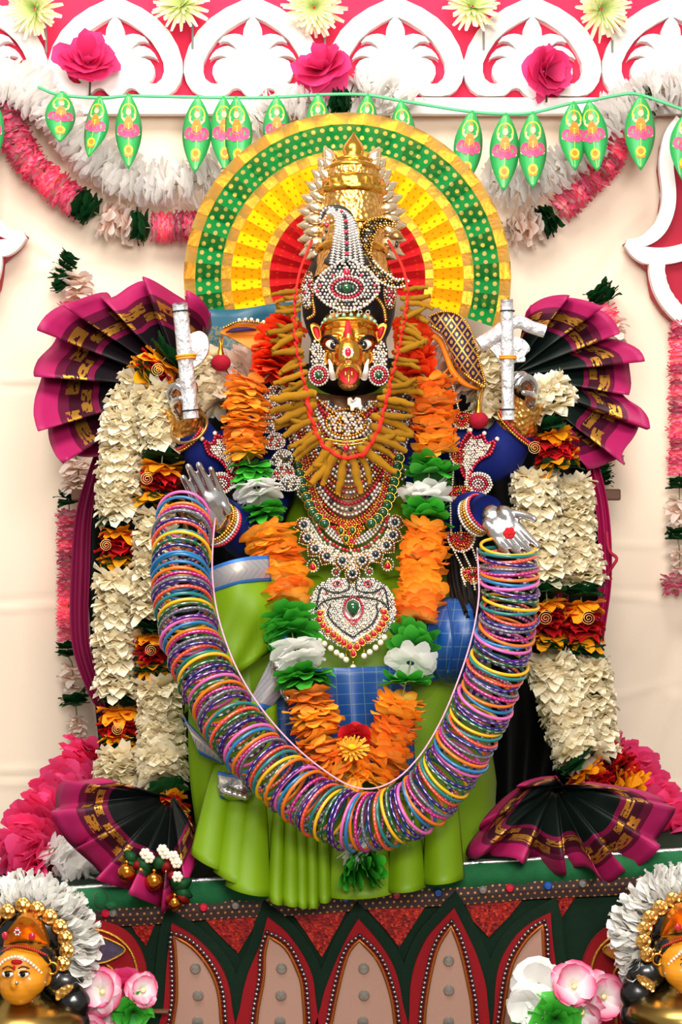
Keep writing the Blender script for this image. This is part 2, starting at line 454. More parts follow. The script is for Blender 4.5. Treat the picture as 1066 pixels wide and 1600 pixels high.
# silver edge wire on top
mb = MB(); mb.tube([P(x, ped_top(x)-7, YP+.012) for x in (l0, 60, 120, 300, 720, 860, 1000, 1066, r0)], .0035, 6)
mb.build('silver_piping', mat('silver_tinsel', 'C9C9CC', .3, 1, bump=.5, bs=500), ped)
# dotted braid band
def band(y_top, y_bot, dep, m_, name):
    mb = MB(); n = 40; rows = []; uv = []
    for i in range(n+1):
        px = lerp(l0, r0, i/n); t = ped_top(px); w = 1.2*sin(i*1.1)
        rows.append([P(px, t+y_top+w, YP+dep), P(px, t+(y_top+y_bot)/2+w, YP+dep-.0006), P(px, t+y_bot+w, YP+dep)]); uv.append([(px, y_top), (px, (y_top+y_bot)/2), (px, y_bot)])
    mb.grid(rows, uv); return mb.build(name, m_, ped, smooth=False)
band(28, 56, .004, braid, 'dotted_braid')
gemc = {'clear': mat('clear_crystal', '9C968E', .14, .65, coat=.6), 'red': mat('ruby_gem', 'C01030', .12, .1, coat=.8), 'blue': mat('blue_gem', '1450A0', .15, .1, coat=.8)}
gem = MB(); gem.lathe([(.0, -.2), (1, 0), (.72, .45), (0, .5)], n=10); gem_o = gem.build('gem', gemc['clear'], smooth=False)
gems = {}
for kk, m_ in gemc.items():
    me = gem_o.data.copy(); me.materials.clear(); me.materials.append(m_); gems[kk] = me
bpy.data.objects.remove(gem_o)
def put_gem(px, py, dep, r, kind, parent, name='gem'):
    s = S(dep)
    inst(name, gems[kind], Matrix.Translation(P(px, py, dep)) @ Matrix.Rotation(pi/2, 4, 'X') @ Matrix.Diagonal((r*s, r*s, r*s*.9, 1)), parent)
for px, kd in ((755, 'clear'), (797, 'red'), (857, 'blue'), (911, 'clear'), (540, 'blue'), (620, 'red'), (685, 'blue'), (368, 'clear'), (318, 'red'), (470, 'red'), (165, 'red'), (176, 'clear')):
    put_gem(px, ped_top(px)+36, YP-.002, 7, kd, ped)
# red sequin triangles between petals
for ti, tr in enumerate((((308, 1424), (360, 1420), (416, 1420), (396, 1450), (372, 1490), (340, 1458)), ((452, 1420), (546, 1414), (528, 1450), (503, 1496), (480, 1460)),
           ((566, 1412), (672, 1404), (650, 1440), (624, 1480), (600, 1450)), ((722, 1402), (826, 1394), (796, 1432), (764, 1464), (740, 1440)), ((868, 1392), (910, 1388), (892, 1412), (878, 1434)),
           ((196, 1432), (252, 1428), (240, 1450), (228, 1478), (212, 1458)))):
    mb = MB(); mb.prism(tr, [], YP+.0085, .006); mb.build('sequin_triangle', sequin, ped, smooth=False)
# lotus petals: dark green border, red felt, brocade centre, beads, gems
beadm = mat('gunmetal_bead', '8E8A88', .25, .9, var=.1)
cordm = mat('copper_cord', 'A85A20', .4, .7)
PET = [([(268, 1443), (300, 1462), (330, 1490), (352, 1525), (362, 1570), (360, 1640), (250, 1640), (256, 1570), (261, 1500)], [(272, 1463), (300, 1480), (325, 1510), (340, 1545), (345, 1590), (344, 1640), (272, 1640), (276, 1560), (275, 1500)]),
       ([(418, 1433), (450, 1460), (480, 1505), (492, 1550), (488, 1640), (372, 1640), (376, 1570), (388, 1520), (405, 1480)], [(420, 1463), (445, 1480), (462, 1510), (473, 1550), (470, 1640), (405, 1640), (402, 1590), (412, 1530), (414, 1490)]),
       ([(560, 1436), (590, 1470), (615, 1510), (628, 1560), (630, 1640), (497, 1640), (502, 1570), (518, 1520), (540, 1470)], [(562, 1469), (590, 1500), (608, 1545), (616, 1590), (614, 1640), (516, 1640), (520, 1590), (535, 1520), (547, 1485)]),
       ([(710, 1419), (728, 1455), (748, 1500), (762, 1560), (755, 1640), (648, 1640), (640, 1580), (645, 1520), (665, 1470), (690, 1440)], [(705, 1447), (718, 1480), (730, 1530), (738, 1580), (734, 1640), (668, 1640), (664, 1590), (672, 1530), (685, 1480)]),
       ([(861, 1427), (864, 1470), (872, 1540), (870, 1640), (778, 1640), (773, 1570), (780, 1510), (805, 1465), (835, 1440)], [(848, 1445), (850, 1490), (853, 1560), (850, 1640), (788, 1640), (789, 1570), (800, 1510), (822, 1470)])]
def smooth_tip(l, n=44):
    """closed outline, smooth everywhere but at its first point"""
    return [(p.x, p.y) for p in cr([Vector((a, b, 0)) for a, b in l+[l[0]]], n)][:-1]
def offset(l, d):
    n = len(l); out = []; A = sum(l[i-1][0]*l[i][1]-l[i][0]*l[i-1][1] for i in range(n)); sg = 1 if A > 0 else -1
    for i in range(n):
        tx, ty = l[(i+1) % n][0]-l[i-1][0], l[(i+1) % n][1]-l[i-1][1]; L = sqrt(tx*tx+ty*ty) or 1
        out.append((l[i][0]+sg*d*ty/L, l[i][1]-sg*d*tx/L))
    return out
for i, (red, bro) in enumerate(PET):
    cx = sum(q[0] for q in bro)/len(bro)
    root = bpy.data.objects.new('lotus_petal', None); root.empty_display_size = .02; COL.objects.link(root); put(root, Matrix.Translation(P(cx, 1600, YP)), ped)
    gb = smooth_tip(red); gb = offset(gb, 17); gb[0] = (gb[0][0], gb[0][1]-10)
    mb = MB(); mb.prism(gb, [], YP+.002-.0006*i, .008); mb.build('green_border', dkgreen, root, smooth=False, bevel=.002)
    mb = MB(); mb.prism(smooth_tip(red), [], YP-.006, .007); mb.build('red_felt', redfelt, root, smooth=False, bevel=.002)
    ins = smooth_tip(bro)
    mb = MB(); mb.prism(ins, [], YP-.010, .006); mb.build('brocade_panel', brocade, root, smooth=False)
    mb = MB(); mb.tube([P(a, b, YP-.0115) for a, b in ins], .0024, 6, closed=True); mb.build('cord', cordm, root)
    o2 = offset(ins, 7); bp = px_path([(a, b, YP-.010) for a, b in o2+[o2[0]]], step=.0068)
    mb = MB()
    for p in bp: mb.bead(p, .0035)
    mb.build('bead_string', beadm, root)
    tip = bro[0]
    for gy in (1514+(8 if i == 4 else 0)-(12 if i == 3 else 0), 1556-(8 if i == 3 else 0), 1597):
        xs_ = [q[0] for q in ins if abs(q[1]-gy) < 22]
        put_gem((min(xs_)+max(xs_))/2 if xs_ else cx, gy, YP-.012, 9, 'clear', root)
# the two outer red panels with an eye-shaped appliqué (peacock head)
goldcord = mat('gold_cord', 'C08A30', .35, .8, bump=.4, bs=900)
def peacock(ox, sx, eyec, name_l):
    root = bpy.data.objects.new('side_panel', None); root.empty_display_size = .02; COL.objects.link(root); put(root, Matrix.Translation(P(ox, 1600, YP)), ped); root['label'] = name_l
    f = lambda l: [(ox+sx*a, b) for a, b in l]
    arch = [(-75, 1452), (-40, 1440), (0, 1442), (35, 1462), (56, 1500), (60, 1545), (52, 1620), (-14, 1620), (-10, 1540), (-75, 1520)]
    sm = [(p.x, p.y) for p in cr([Vector((a, b, 0)) for a, b in arch], 40)]
    mb = MB(); mb.prism(f(sm), [], YP-.004, .007); mb.build('red_felt', redfelt, root, smooth=False, bevel=.002)
    for c in (((-75, 1466), (-36, 1452), (0, 1458), (30, 1480), (44, 1515), (46, 1560), (44, 1620)), ((-5, 1506), (8, 1520), (6, 1560), (4, 1620)), ((-80, 1500), (-60, 1506), (-30, 1505), (-10, 1500))):
        mb = MB(); mb.tube(px_path([(ox+sx*a, b, YP-.005) for a, b in c], n=24), .0022, 6); mb.build('gold_cord', goldcord, root)
    eye = [(-62, 1482), (-50, 1466), (-25, 1462), (0, 1468), (26, 1484), (4, 1500), (-20, 1506), (-48, 1502)]
    se = [(p.x, p.y) for p in cr([Vector((a, b, 0)) for a, b in eye+[eye[0]]], 40)][:-1]
    mb = MB(); mb.prism(f(se), [], YP-.008, .005); mb.build('eye_applique', mat('eye_'+eyec, eyec, .6, var=.6, ns=150), root, smooth=False)
    mb = MB(); mb.tube([P(a, b, YP-.008) for a, b in f(se)], .0018, 6, closed=True); mb.build('eye_cord', goldcord, root)
    mb = MB()
    for rr, cnt in ((0, 1), (9, 12), (15, 18)):
        for q in range(cnt): mb.bead(P(ox+sx*(-31)+rr*cos(6.283*q/cnt), 1484+rr*.9*sin(6.283*q/cnt), YP-.009), .0028 if rr else .005)
    mb.build('eye_beads', mat('eye_bead_'+eyec, '90202C', .3, .3), root)
peacock(170, 1, '46384C', 'red felt arch with a dark eye-shaped applique')
peacock(968, -1, 'B8702E', 'red felt arch with a copper eye-shaped applique')
# ------------------------------------------------------------ pleated halo fan behind the crown
def foil(name, col, rough=.28, metal=.75, bump=.35, bs=120): return mat(name, col, rough, metal, var=.1, ns=30, bump=bump, bs=bs)
def dot_foil(name, base, dot, sx, sy, rad, rough=.35, metal=.25):
    k = NT(name); u, v, _ = k.uv(); f = dotf(k, u, v, sx, sy, rad)
    k.l(k.mix(f, hexc(base), hexc(dot)), k.b.inputs['Base Color']); k.b.inputs['Roughness'].default_value = rough
    k.l(k.math('ADD', k.math('MULTIPLY', f, .5), metal), k.b.inputs['Metallic']); k.bump(k.noise(60), .15, .002); return k.m
goldfoil = foil('gold_foil_edge', 'E2B968', .3, .85)
FC, YFAN = (543, 434), .17
fan = thing('pleated_halo_fan', P(543, 500, YFAN), 'pleated green, yellow and red halo fan with gold edging behind the crown', 'fan')
NPL = 18
def fan_band(name, ra, rb, m_, dy=0, k=1):
    mb = MB(); rows = []; uv = []
    for i in range(2*NPL+1):
        a = R(lerp(198.5, -18.5, i/(2*NPL))); row = []; ur = []
        for j in range(k+1):
            r = lerp(ra, rb, j/k); r *= 1.0+(.012 if cos(a) == 0 else .0)
            dep = YFAN+dy+(r/255)*(.016 if i % 2 else -.016)
            q = P(FC[0]+r*cos(a), FC[1]-r*sin(a)*1.01, dep); row.append(q); ur.append((i*3.787*218/(2*NPL), r))
        rows.append(row); uv.append(ur)
    mb.grid(rows, uv); return mb.build(name, m_, fan, smooth=False)
fan_band('red_band', 28, 122, dot_foil('red_dotted_paper', 'B80C14', 'D8502A', 14, 20, 2.0, .4, .1))
fan_band('inner_gold_trim', 122, 135, goldfoil, -.001)
fan_band('yellow_band', 135, 182, dot_foil('yellow_dotted_paper', 'F5B800', 'C88A10', 13.4, 12, 2.2, .35, .1))
fan_band('middle_gold_trim', 182, 198, goldfoil, -.001)
fan_band('green_band', 198, 238, dot_foil('green_dotted_paper', '0A7A34', 'E8C878', 13.4, 13.2, 3.4, .35, .15), k=1)
fan_band('outer_gold_trim', 238, 256, goldfoil, -.001)
mb = MB(); mb.lathe([(0, .0), (.035, 0), (.032, .012), (0, .018)], Matrix.Translation(P(543, 434, YFAN+.012)) @ Matrix.Rotation(pi/2, 4, 'X'), 20); mb.build('hub', goldfoil, fan)

# ------------------------------------------------------------ flowers
leafg = mat('dark_green_cloth_leaf', '1A5228', .55, thin=.45, var=.3, ns=60, rv=.25)
pinkp = mat('pink_plastic_petal', 'EC2A66', .5, thin=.45, ramp=[(0, 'FBE0A8'), (.3, 'FFD4DC'), (.65, 'FF8CB0'), (1, 'F23C74')], rv=.3, var=.1)
whitep = mat('white_plastic_petal', 'FFFDFB', .5, thin=.6, var=.03, rv=.04)
blushp = mat('blush_white_petal', 'F8E8E0', .5, thin=.45, var=.08, rv=.08, ramp=[(0, 'F4D8C4'), (1, 'FBF0EA')])
PINK = variants('pink_bloom', pinkp, 4, n=13, rows=((.5, 1.0, .25), (.45, .95, .9), (.5, .98, -.4)), width=1.0, tip='round', jit=.22, curl=.3, K=2)
LEAF = variants('leaf_ruff', leafg, 3, n=8, rows=((.25, 1.0, .25), (.2, .95, .6)), width=1.25, tip='point', jit=.2, K=3)
WHITE = variants('white_bloom', whitep, 3, n=9, rows=((.2, 1.0, .2), (.2, .85, .7)), width=1.15, tip='round', jit=.25, curl=.3, K=3, cup=.25)
BLUSH = variants('blush_bloom', blushp, 3, n=9, rows=((.2, 1.0, .2), (.2, .85, .7)), width=1.0, tip='round', jit=.3, curl=.5, K=3, cup=.25)
KIND = {'pink': (PINK, 10), 'leaf': (LEAF, 9), 'white': (WHITE, 13), 'blush': (BLUSH, 13)}
def garland(label, segs, name='flower_garland', cat='garland', base=None, group=None, cord=True):
    """segs: (kind, radius px, [(px,py,y)...], spacing px or None)"""
    q = base or segs[-1][2][-1]
    root = thing(name, P(*q), label, cat, group); rnd = random.Random(len(label)*13+int(q[0]))
    for sg in segs:
        kd, rad, pts = sg[:3]; meshes, sp = KIND[kd]; sp = sg[3] if len(sg) > 3 and sg[3] else sp
        y = pts[0][2]; path = px_path(pts, n=40)
        string_blooms(root, path, meshes, rad*S(y), sp*S(y), rnd=rnd, name=kd+'_bloom')
    if cord:
        mb = MB()
        allp = [q for sg in segs for q in sg[2]]
        w = [P(*q) for q in allp]; w = [w[0]]+[b for a, b in zip(w, w[1:]) if (b-a).length > .004]
        mb.tube(cr(w, 60), .0012, 5); mb.build('string', mat('cotton_string', '7C8A58', .9), root)
    return root
Y1 = .37
# white fluffy swags
garland('white fluffy garland looping behind the leaf bunting at upper left', [('white', 36, [(-30, 128, Y1), (20, 128, Y1), (70, 160, Y1), (115, 215, Y1), (170, 262, Y1), (230, 286, Y1), (300, 285, Y1), (350, 262, Y1)], 15)])
garland('white fluffy garland looping behind the leaf bunting at upper right', [('white', 34, [(760, 282, Y1), (810, 288, Y1), (860, 272, Y1), (905, 240, Y1), (945, 190, Y1), (985, 158, Y1), (1030, 140, Y1), (1100, 140, Y1)], 15)])
garland('white garland with dark leaves above the top of the fan', [('white', 28, [(395, 190, Y1), (420, 172, Y1), (470, 160, Y1), (515, 165, Y1)], 14), ('leaf', 24, [(520, 158, Y1-.02), (552, 160, Y1-.02)]), ('white', 30, [(560, 140, Y1), (590, 128, Y1), (620, 150, Y1), (640, 172, Y1)], 14)])
# pink swags
Y2 = .40
garland('pink, white and green flower swag left of the fan', [('pink', 26, [(-8, 150, Y2), (12, 190, Y2), (40, 245, Y2), (80, 285, Y2), (120, 318, Y2)]), ('leaf', 27, [(126, 320, Y2), (152, 334, Y2)]), ('blush', 30, [(160, 338, Y2), (208, 352, Y2)]), ('leaf', 27, [(212, 354, Y2), (234, 356, Y2)]), ('pink', 24, [(240, 355, Y2), (320, 352, Y2)])])
garland('pink, white and green flower swag right of the fan', [('leaf', 24, [(778, 362, Y2), (790, 360, Y2)]), ('blush', 29, [(796, 362, Y2), (846, 350, Y2)]), ('leaf', 27, [(850, 346, Y2), (868, 334, Y2)]), ('pink', 24, [(876, 326, Y2), (915, 290, Y2), (950, 250, Y2), (972, 205, Y2), (985, 175, Y2)]), ('leaf', 26, [(1004, 158, Y2), (1024, 146, Y2)]), ('blush', 26, [(1034, 140, Y2), (1070, 150, Y2)])])
# hanging garlands on the backdrop
garland('flower garland hanging on the backdrop behind the left sari', [('leaf', 17, [(110, 398, Y2), (94, 432, Y2), (98, 458, Y2)]), ('blush', 26, [(118, 428, Y2), (124, 470, Y2)]), ('pink', 24, [(112, 480, Y2), (108, 660, Y2)]), ('leaf', 22, [(106, 672, Y2), (106, 706, Y2)]), ('blush', 28, [(122, 716, Y2), (120, 765, Y2)]),
        ('leaf', 21, [(108, 775, Y2), (108, 792, Y2)]), ('pink', 19, [(108, 800, Y2), (107, 1000, Y2)], 9), ('leaf', 19, [(106, 1008, Y2), (106, 1028, Y2)]), ('blush', 21, [(113, 1038, Y2), (114, 1082, Y2)]), ('leaf', 23, [(117, 1090, Y2), (118, 1104, Y2)]), ('blush', 14, [(120, 1118, Y2), (122, 1160, Y2)], 9)])
garland('flower garland hanging on the backdrop behind the right sari', [('leaf', 24, [(935, 452, Y2), (952, 474, Y2)]), ('pink', 25, [(938, 482, Y2), (945, 505, Y2)]), ('blush', 20, [(958, 500, Y2), (964, 540, Y2)]), ('leaf', 16, [(962, 545, Y2), (962, 560, Y2)]), ('blush', 20, [(950, 570, Y2), (945, 720, Y2)]), ('leaf', 20, [(940, 730, Y2), (938, 762, Y2)])])
garland('pink garland hanging down the far right edge of the backdrop', [('pink', 19, [(1066, 505, Y2), (1064, 560, Y2), (1062, 740, Y2)], 9), ('leaf', 20, [(1062, 748, Y2), (1062, 768, Y2)]), ('blush', 22, [(1062, 776, Y2), (1062, 820, Y2)]), ('leaf', 20, [(1060, 828, Y2), (1060, 848, Y2)]), ('blush', 16, [(1062, 856, Y2), (1062, 895, Y2)]), ('pink', 21, [(1056, 902, Y2), (1054, 925, Y2)])])
# flower heaps beside the throne
hotp = mat('hot_pink_petal', 'F02A78', .5, thin=.45, var=.12, rv=.15, ramp=[(0, 'E81860'), (1, 'FF5C9C')])
KIND['hot'] = (variants('hot_pink_bloom', hotp, 3, n=8, rows=((.1, 1.0, .15), (.1, .85, .7)), width=1.0, tip='round', jit=.3, curl=.5, K=3), 15)
YH = .05
garland('hot pink and white flower garland heaped at the left end of the pedestal', [('hot', 38, [(140, 1165, YH+.1), (118, 1205, YH+.08), (84, 1255, YH), (50, 1290, YH-.05), (36, 1340, YH-.1), (70, 1365, YH-.12)], 13), ('white', 32, [(80, 1325, YH-.13), (110, 1345, YH-.13), (140, 1370, YH-.16), (100, 1385, YH-.16)], 15)])
garland('hot pink and red flower garland heaped at the right end of the pedestal', [('hot', 36, [(950, 1185, YH+.1), (985, 1200, YH+.05), (1010, 1235, YH), (1040, 1270, YH-.05), (1066, 1310, YH-.08)], 14)])
# ---- cream-green chrysanthemums and pink roses pinned to the frieze
mumm = mat('pale_green_chrysanthemum', 'EFF4C4', .6, thin=.45, var=.06, ramp=[(0, 'C8DC80'), (.5, 'E8F0B0'), (1, 'FBFBE6')])
MUM = [bloom_mesh('petals', mumm, seed=i, n=22, rows=((.05, 1.0, .15), (.05, .92, .5), (.05, .75, 1.0), (.05, .5, 1.7)), width=.62, tip='strip', curl=.15, jit=.18, K=3, J=2, cup=.5) for i in range(2)]
def facing(p, r, spin=0, tx=0, tz=0):
    return Matrix.Translation(p) @ Matrix.Rotation(tz, 4, 'Z') @ Matrix.Rotation(pi/2+tx, 4, 'X') @ Matrix.Rotation(spin, 4, 'Z') @ Matrix.Diagonal((r, r, r, 1))
stemm = mat('grey_wire_stem', '8A8F88', .5)
for i, (px, py, r, lab) in enumerate(((55, 14, 46, 'at the far left end of the frieze'), (284, 8, 44, 'between the first two full arches'), (491, 12, 46, 'above the middle pink rose'), (739, 10, 44, 'between the two arches right of the fan top'), (940, 14, 46, 'at the right end of the frieze near the corner'))):
    y = YF-.05; root = thing('chrysanthemum', P(px, py, y), 'pale green spiky chrysanthemum pinned '+lab, 'flower', 'pale chrysanthemums on the frieze')
    inst('petals', MUM[i % 2], facing(P(px, py, y), r*S(y), i*1.1, -.25 if i % 2 else .2, .2*(i-2)), root)
    mb = MB(); mb.tube([P(px+15, py+10, y+.02), P(px+17, py+40, YF-.02), P(px+17, py+68, YF-.018)], .002, 6); mb.build('stem', stemm, root)
rosem = mat('bright_pink_rose', 'F0307C', .55, thin=.45, var=.08, ramp=[(0, 'C81858'), (1, 'F8488E')])
def rose(px, py, y, r, label, m_=None, name='rose', tilt=(.0, 0), sq=1.0, n=5, seed=0):
    root = thing(name, P(px, py, y), label, 'flower')
    for k_, (a, b, c, nn) in enumerate(((.05, 1.0, .2, 6), (.05, .86, .65, 5), (.05, .66, 1.2, 5), (.03, .42, 2.2, 4))):
        me = bloom_mesh('petal_ring', m_ or rosem, seed=seed+k_*3, n=nn, rows=((a, b, c),), width=1.3, tip='round', curl=.45, jit=.16, K=4, J=4, cup=.22)
        M = facing(P(px, py, y), r*S(y), k_*.6+seed, tilt[0], tilt[1]) @ Matrix.Diagonal((1, sq, 1, 1))
        inst('petal_ring', me, M, root)
    mb = MB(); mb.tube([P(px, py+8, y+.012), P(px+4, py+r*.6, y+.02), P(px+3, py+r+8, y+.024)], .002, 6); mb.build('stem', mat('rose_stem', '4A4A30', .6), root)
rose(137, 97, YF-.06, 46, 'bright pink fabric rose on the left arch of the frieze', tilt=(-.5, .2), sq=.85)
rose(505, 108, YF-.06, 46, 'bright pink fabric rose above the fan beneath the middle chrysanthemum', tilt=(-.6, -.3), sq=.8, seed=3)
rose(851, 112, YF-.06, 40, 'bright pink fabric rose turned sideways on the right arch', tilt=(.1, .7), sq=1.1, seed=6)

# ------------------------------------------------------------ leaf bunting (toran)
leafm = mat('printed_leaf_green', '2FA653', .35, var=.06, ns=15, coat=.2)
prm = {k_: mat('print_'+k_, c, .4, var=.04) for k_, c in (('yellow', 'F6D63A'), ('pink', 'E8517E'), ('orange', 'E8862E'), ('skin', 'F3C79A'), ('pale', 'F6E6C0'), ('rib', 'A8D060'))}
YB = .30
cordp = [(60, 136, YB+.03), (92, 148, YB), (160, 153, YB), (200, 150, YB), (310, 152, YB), (372, 153, YB), (430, 152, YB), (500, 148, YB), (570, 148, YB), (625, 157, YB), (730, 174, YB), (790, 178, YB), (833, 176, YB), (890, 162, YB), (920, 158, YB), (970, 148, YB), (1000, 148, YB), (1070, 172, YB)]
root = thing('leaf_bunting', P(533, 175, YB), 'green string bunting of printed paper leaves hung across the frieze', 'bunting')
mb = MB(); mb.tube(px_path(cordp, n=90), .0028, 6); mb.build('string', mat('green_ribbon_string', '5FBF86', .5), root)
def smo(l, n): return [(p.x, p.y) for p in cr([Vector((a, b, 0)) for a, b in l+[l[0]]], n)][:-1]
def print_piece(mb, l, dy, mi, M):
    """flat printed shape, l in leaf px coordinates (origin at the top), thin plate"""
    mb.mi = mi; k_ = len(mb.v); l = l[:]
    tri = tessellate_polygon([[Vector((a, b, 0)) for a, b in l]])
    bend = lambda a: -.010*(1-(a/24)**2)
    for a, b in l: mb.vert(M @ Vector((a*.001, bend(a)-dy*.001, -b*.001)))
    for t in tri:
        p, q, r = [Vector((l[i][0], l[i][1], 0)) for i in t]
        t = list(t) if (q-p).cross(r-p).z > 0 else [t[0], t[2], t[1]]
        mb.face([k_+i for i in t])
def circ(cx, cy, r, n=14, ry=None): return [(cx+r*cos(6.2832*i/n), cy+(ry or r)*sin(6.2832*i/n)) for i in range(n)]
def leaf_card(px, py, rz, ry, w=1.0, h=1.0, dy=0):
    lf = bpy.data.objects.new('printed_leaf', None); lf.empty_display_size = .01; COL.objects.link(lf); put(lf, Matrix.Translation(P(px, py, YB+dy)), root)
    s = (D+YB+dy)/D
    M = Matrix.Translation(P(px, py, YB+dy)) @ Matrix.Rotation(ry, 4, 'Y') @ Matrix.Rotation(rz, 4, 'Z') @ Matrix.Diagonal((w*s, s, h*s, 1))
    mb = MB()
    ys_ = [i/14 for i in range(15)]; rows = []
    for t in ys_:
        hw = 23.5*max(.0, sin(pi*t**.92))**.85 if 0 < t < 1 else .6
        rows.append([M @ Vector((u*hw*.001, -.010*(1-(u*hw/24)**2), -(118*t)*.001)) for u in (-1, -.5, 0, .5, 1)])
    mb.grid(rows); mb.build('leaf_paper', leafm, lf, solid=.0008)
    mb = MB()
    print_piece(mb, [(-.6, 6), (.6, 6), (.6, 112), (-.6, 112)], .6, 5, M)
    print_piece(mb, circ(0, 31, 13.5, 18, 16), .9, 0, M)                       # halo
    print_piece(mb, circ(0, 62, 20, 16, 6), .9, 4, M)                        # pale outline under the lotus
    for cx, cy, rx, ry_ in ((-12, 57, 8, 10), (12, 57, 8, 10), (-5, 62, 7, 8), (5, 62, 7, 8)): print_piece(mb, circ(cx, cy, rx, 10, ry_), 1.2, 1, M)
    print_piece(mb, [(-9, 56), (-7, 44), (-4, 36), (4, 36), (7, 44), (9, 56), (0, 60)], 1.5, 2, M)       # robe
    print_piece(mb, [(-8, 44), (-13, 38), (-11, 30), (-9, 32), (-10, 37), (-5, 40)], 1.5, 3, M); print_piece(mb, [(8, 44), (5, 40), (10, 37), (9, 32), (11, 30), (13, 38)], 1.5, 3, M)
    print_piece(mb, circ(0, 29, 4.5, 10, 5.5), 1.6, 3, M); print_piece(mb, [(-4, 25), (0, 17), (4, 25)], 1.7, 2, M)
    print_piece(mb, circ(0, 88, 8, 14), .9, 0, M); print_piece(mb, circ(0, 88, 4.5, 10), 1.2, 2, M); print_piece(mb, [(-8, 94), (8, 94), (5, 99), (-5, 99)], 1.3, 2, M)
    mb.build('print', [prm[k_] for k_ in ('yellow', 'pink', 'orange', 'skin', 'pale', 'rib')], lf, smooth=False)
for px, py, rz, ry, w, h, dy in ((96, 144, .25, .05, 1.0, .68, -.004), (160, 152, -.3, .18, .85, .83, 0), (201, 148, .1, 0, .88, 1.0, 0), (310, 152, 0, .04, .96, 1.02, 0), (348, 152, .2, -.02, .9, 1.0, .006), (371, 152, -.15, -.03, .95, 1.02, -.006), (432, 152, .1, 0, .9, .9, 0),
        (497, 148, 0, 0, .85, .9, 0), (574, 148, .1, .05, .8, .9, 0), (626, 158, 0, -.08, .85, .95, 0), (737, 174, .1, .1, .96, 1.0, 0), (790, 178, 0, .03, .98, 1.04, -.005), (832, 176, 0, 0, .96, 1.02, 0), (894, 160, .15, -.02, .95, .92, 0), (922, 158, -.3, -.12, .92, .95, -.006), (1000, 150, 0, 0, 1.02, 1.0, -.006), (1074, 172, .2, .1, 1.0, .95, 0), (-12, 150, 0, 0, .8, .95, 0)):
    leaf_card(px, py, rz, ry, w, h, dy)
mb = MB(); mb.tube([P(543, 425, YFAN+.02), P(543, 600, .185), P(543, 774, .176)], .006, 8); mb.build('support_stick', mat('cane_stick', '8A6A40', .6), fan)
# ------------------------------------------------------------ black saris with magenta and gold borders
def sari_mat(name, dark, hem='A01A54', nrep=16, b0=.58):
    k = NT(name); u, v, uvv = k.uv()
    base = k.ramp(v, [(0, hexc(dark)), (b0, hexc('6E1038')), (b0+.045, hexc('34081A')), (b0+.20, hexc('5A0E2E')), (b0+.27, hexc(hem))], 'CONSTANT')
    def row(c, w, off):
        inv = k.math('LESS_THAN', k.math('ABSOLUTE', k.math('SUBTRACT', v, c)), w)
        fu = k.math('ABSOLUTE', k.math('SUBTRACT', k.math('FRACT', k.math('ADD', k.math('MULTIPLY', u, nrep), off)), .5))
        return k.math('MULTIPLY', inv, k.math('LESS_THAN', fu, .31))
    mk = k.math('MAXIMUM', row(b0+.185, .045, 0.0), row(b0+.085, .034, .5))
    sc = k.n('ShaderNodeMapping'); sc.inputs['Scale'].default_value = (nrep*5.0, 34, 1); k.l(uvv, sc.inputs['Vector'])
    wv = k.n('ShaderNodeTexNoise'); wv.inputs['Scale'].default_value = 1.3; wv.inputs['Detail'].default_value = 1.0; k.l(sc.outputs[0], wv.inputs['Vector'])
    pat = k.math('GREATER_THAN', wv.outputs['Fac'], .42)
    g = k.math('MULTIPLY', mk, pat)
    k.l(k.mix(g, base, hexc('C9923C')), k.b.inputs['Base Color'])
    k.l(k.math('MULTIPLY', g, .8), k.b.inputs['Metallic']); k.b.inputs['Roughness'].default_value = .5
    k.b.inputs['Specular IOR Level'].default_value = .25
    k.bump(k.noise(700), .1, .001); return k.m
sariL = sari_mat('black_silk_aubergine', '120A10'); sariR = sari_mat('black_silk_bottle_green', '08130F')
sariLL = sari_mat('black_silk_low_left', '0A100E', nrep=12, b0=.52); sariLR = sari_mat('black_silk_low_right', '08130F', nrep=15, b0=.55)
darksilk = mat('plain_black_silk', '070A08', .55, var=.3, ns=8, spec=.2)
def hem_at(h, u):
    n = len(h)-1; x = min(n-1e-6, max(0, u*n)); i = int(x); f = x-i
    return (lerp(h[i][0], h[i+1][0], f), lerp(h[i][1], h[i+1][1], f))
def hash1(i, s_): return (sin(i*127.1+s_*311.7)*43758.5453) % 1.0
def tri(a):
    """soft triangle wave, period 2 pi, +1 at a = 0"""
    x = (a/(2*pi)) % 1.0; t = 1-4*abs(x-.5) ; t = -t
    return t*(1.12-.12*t*t)
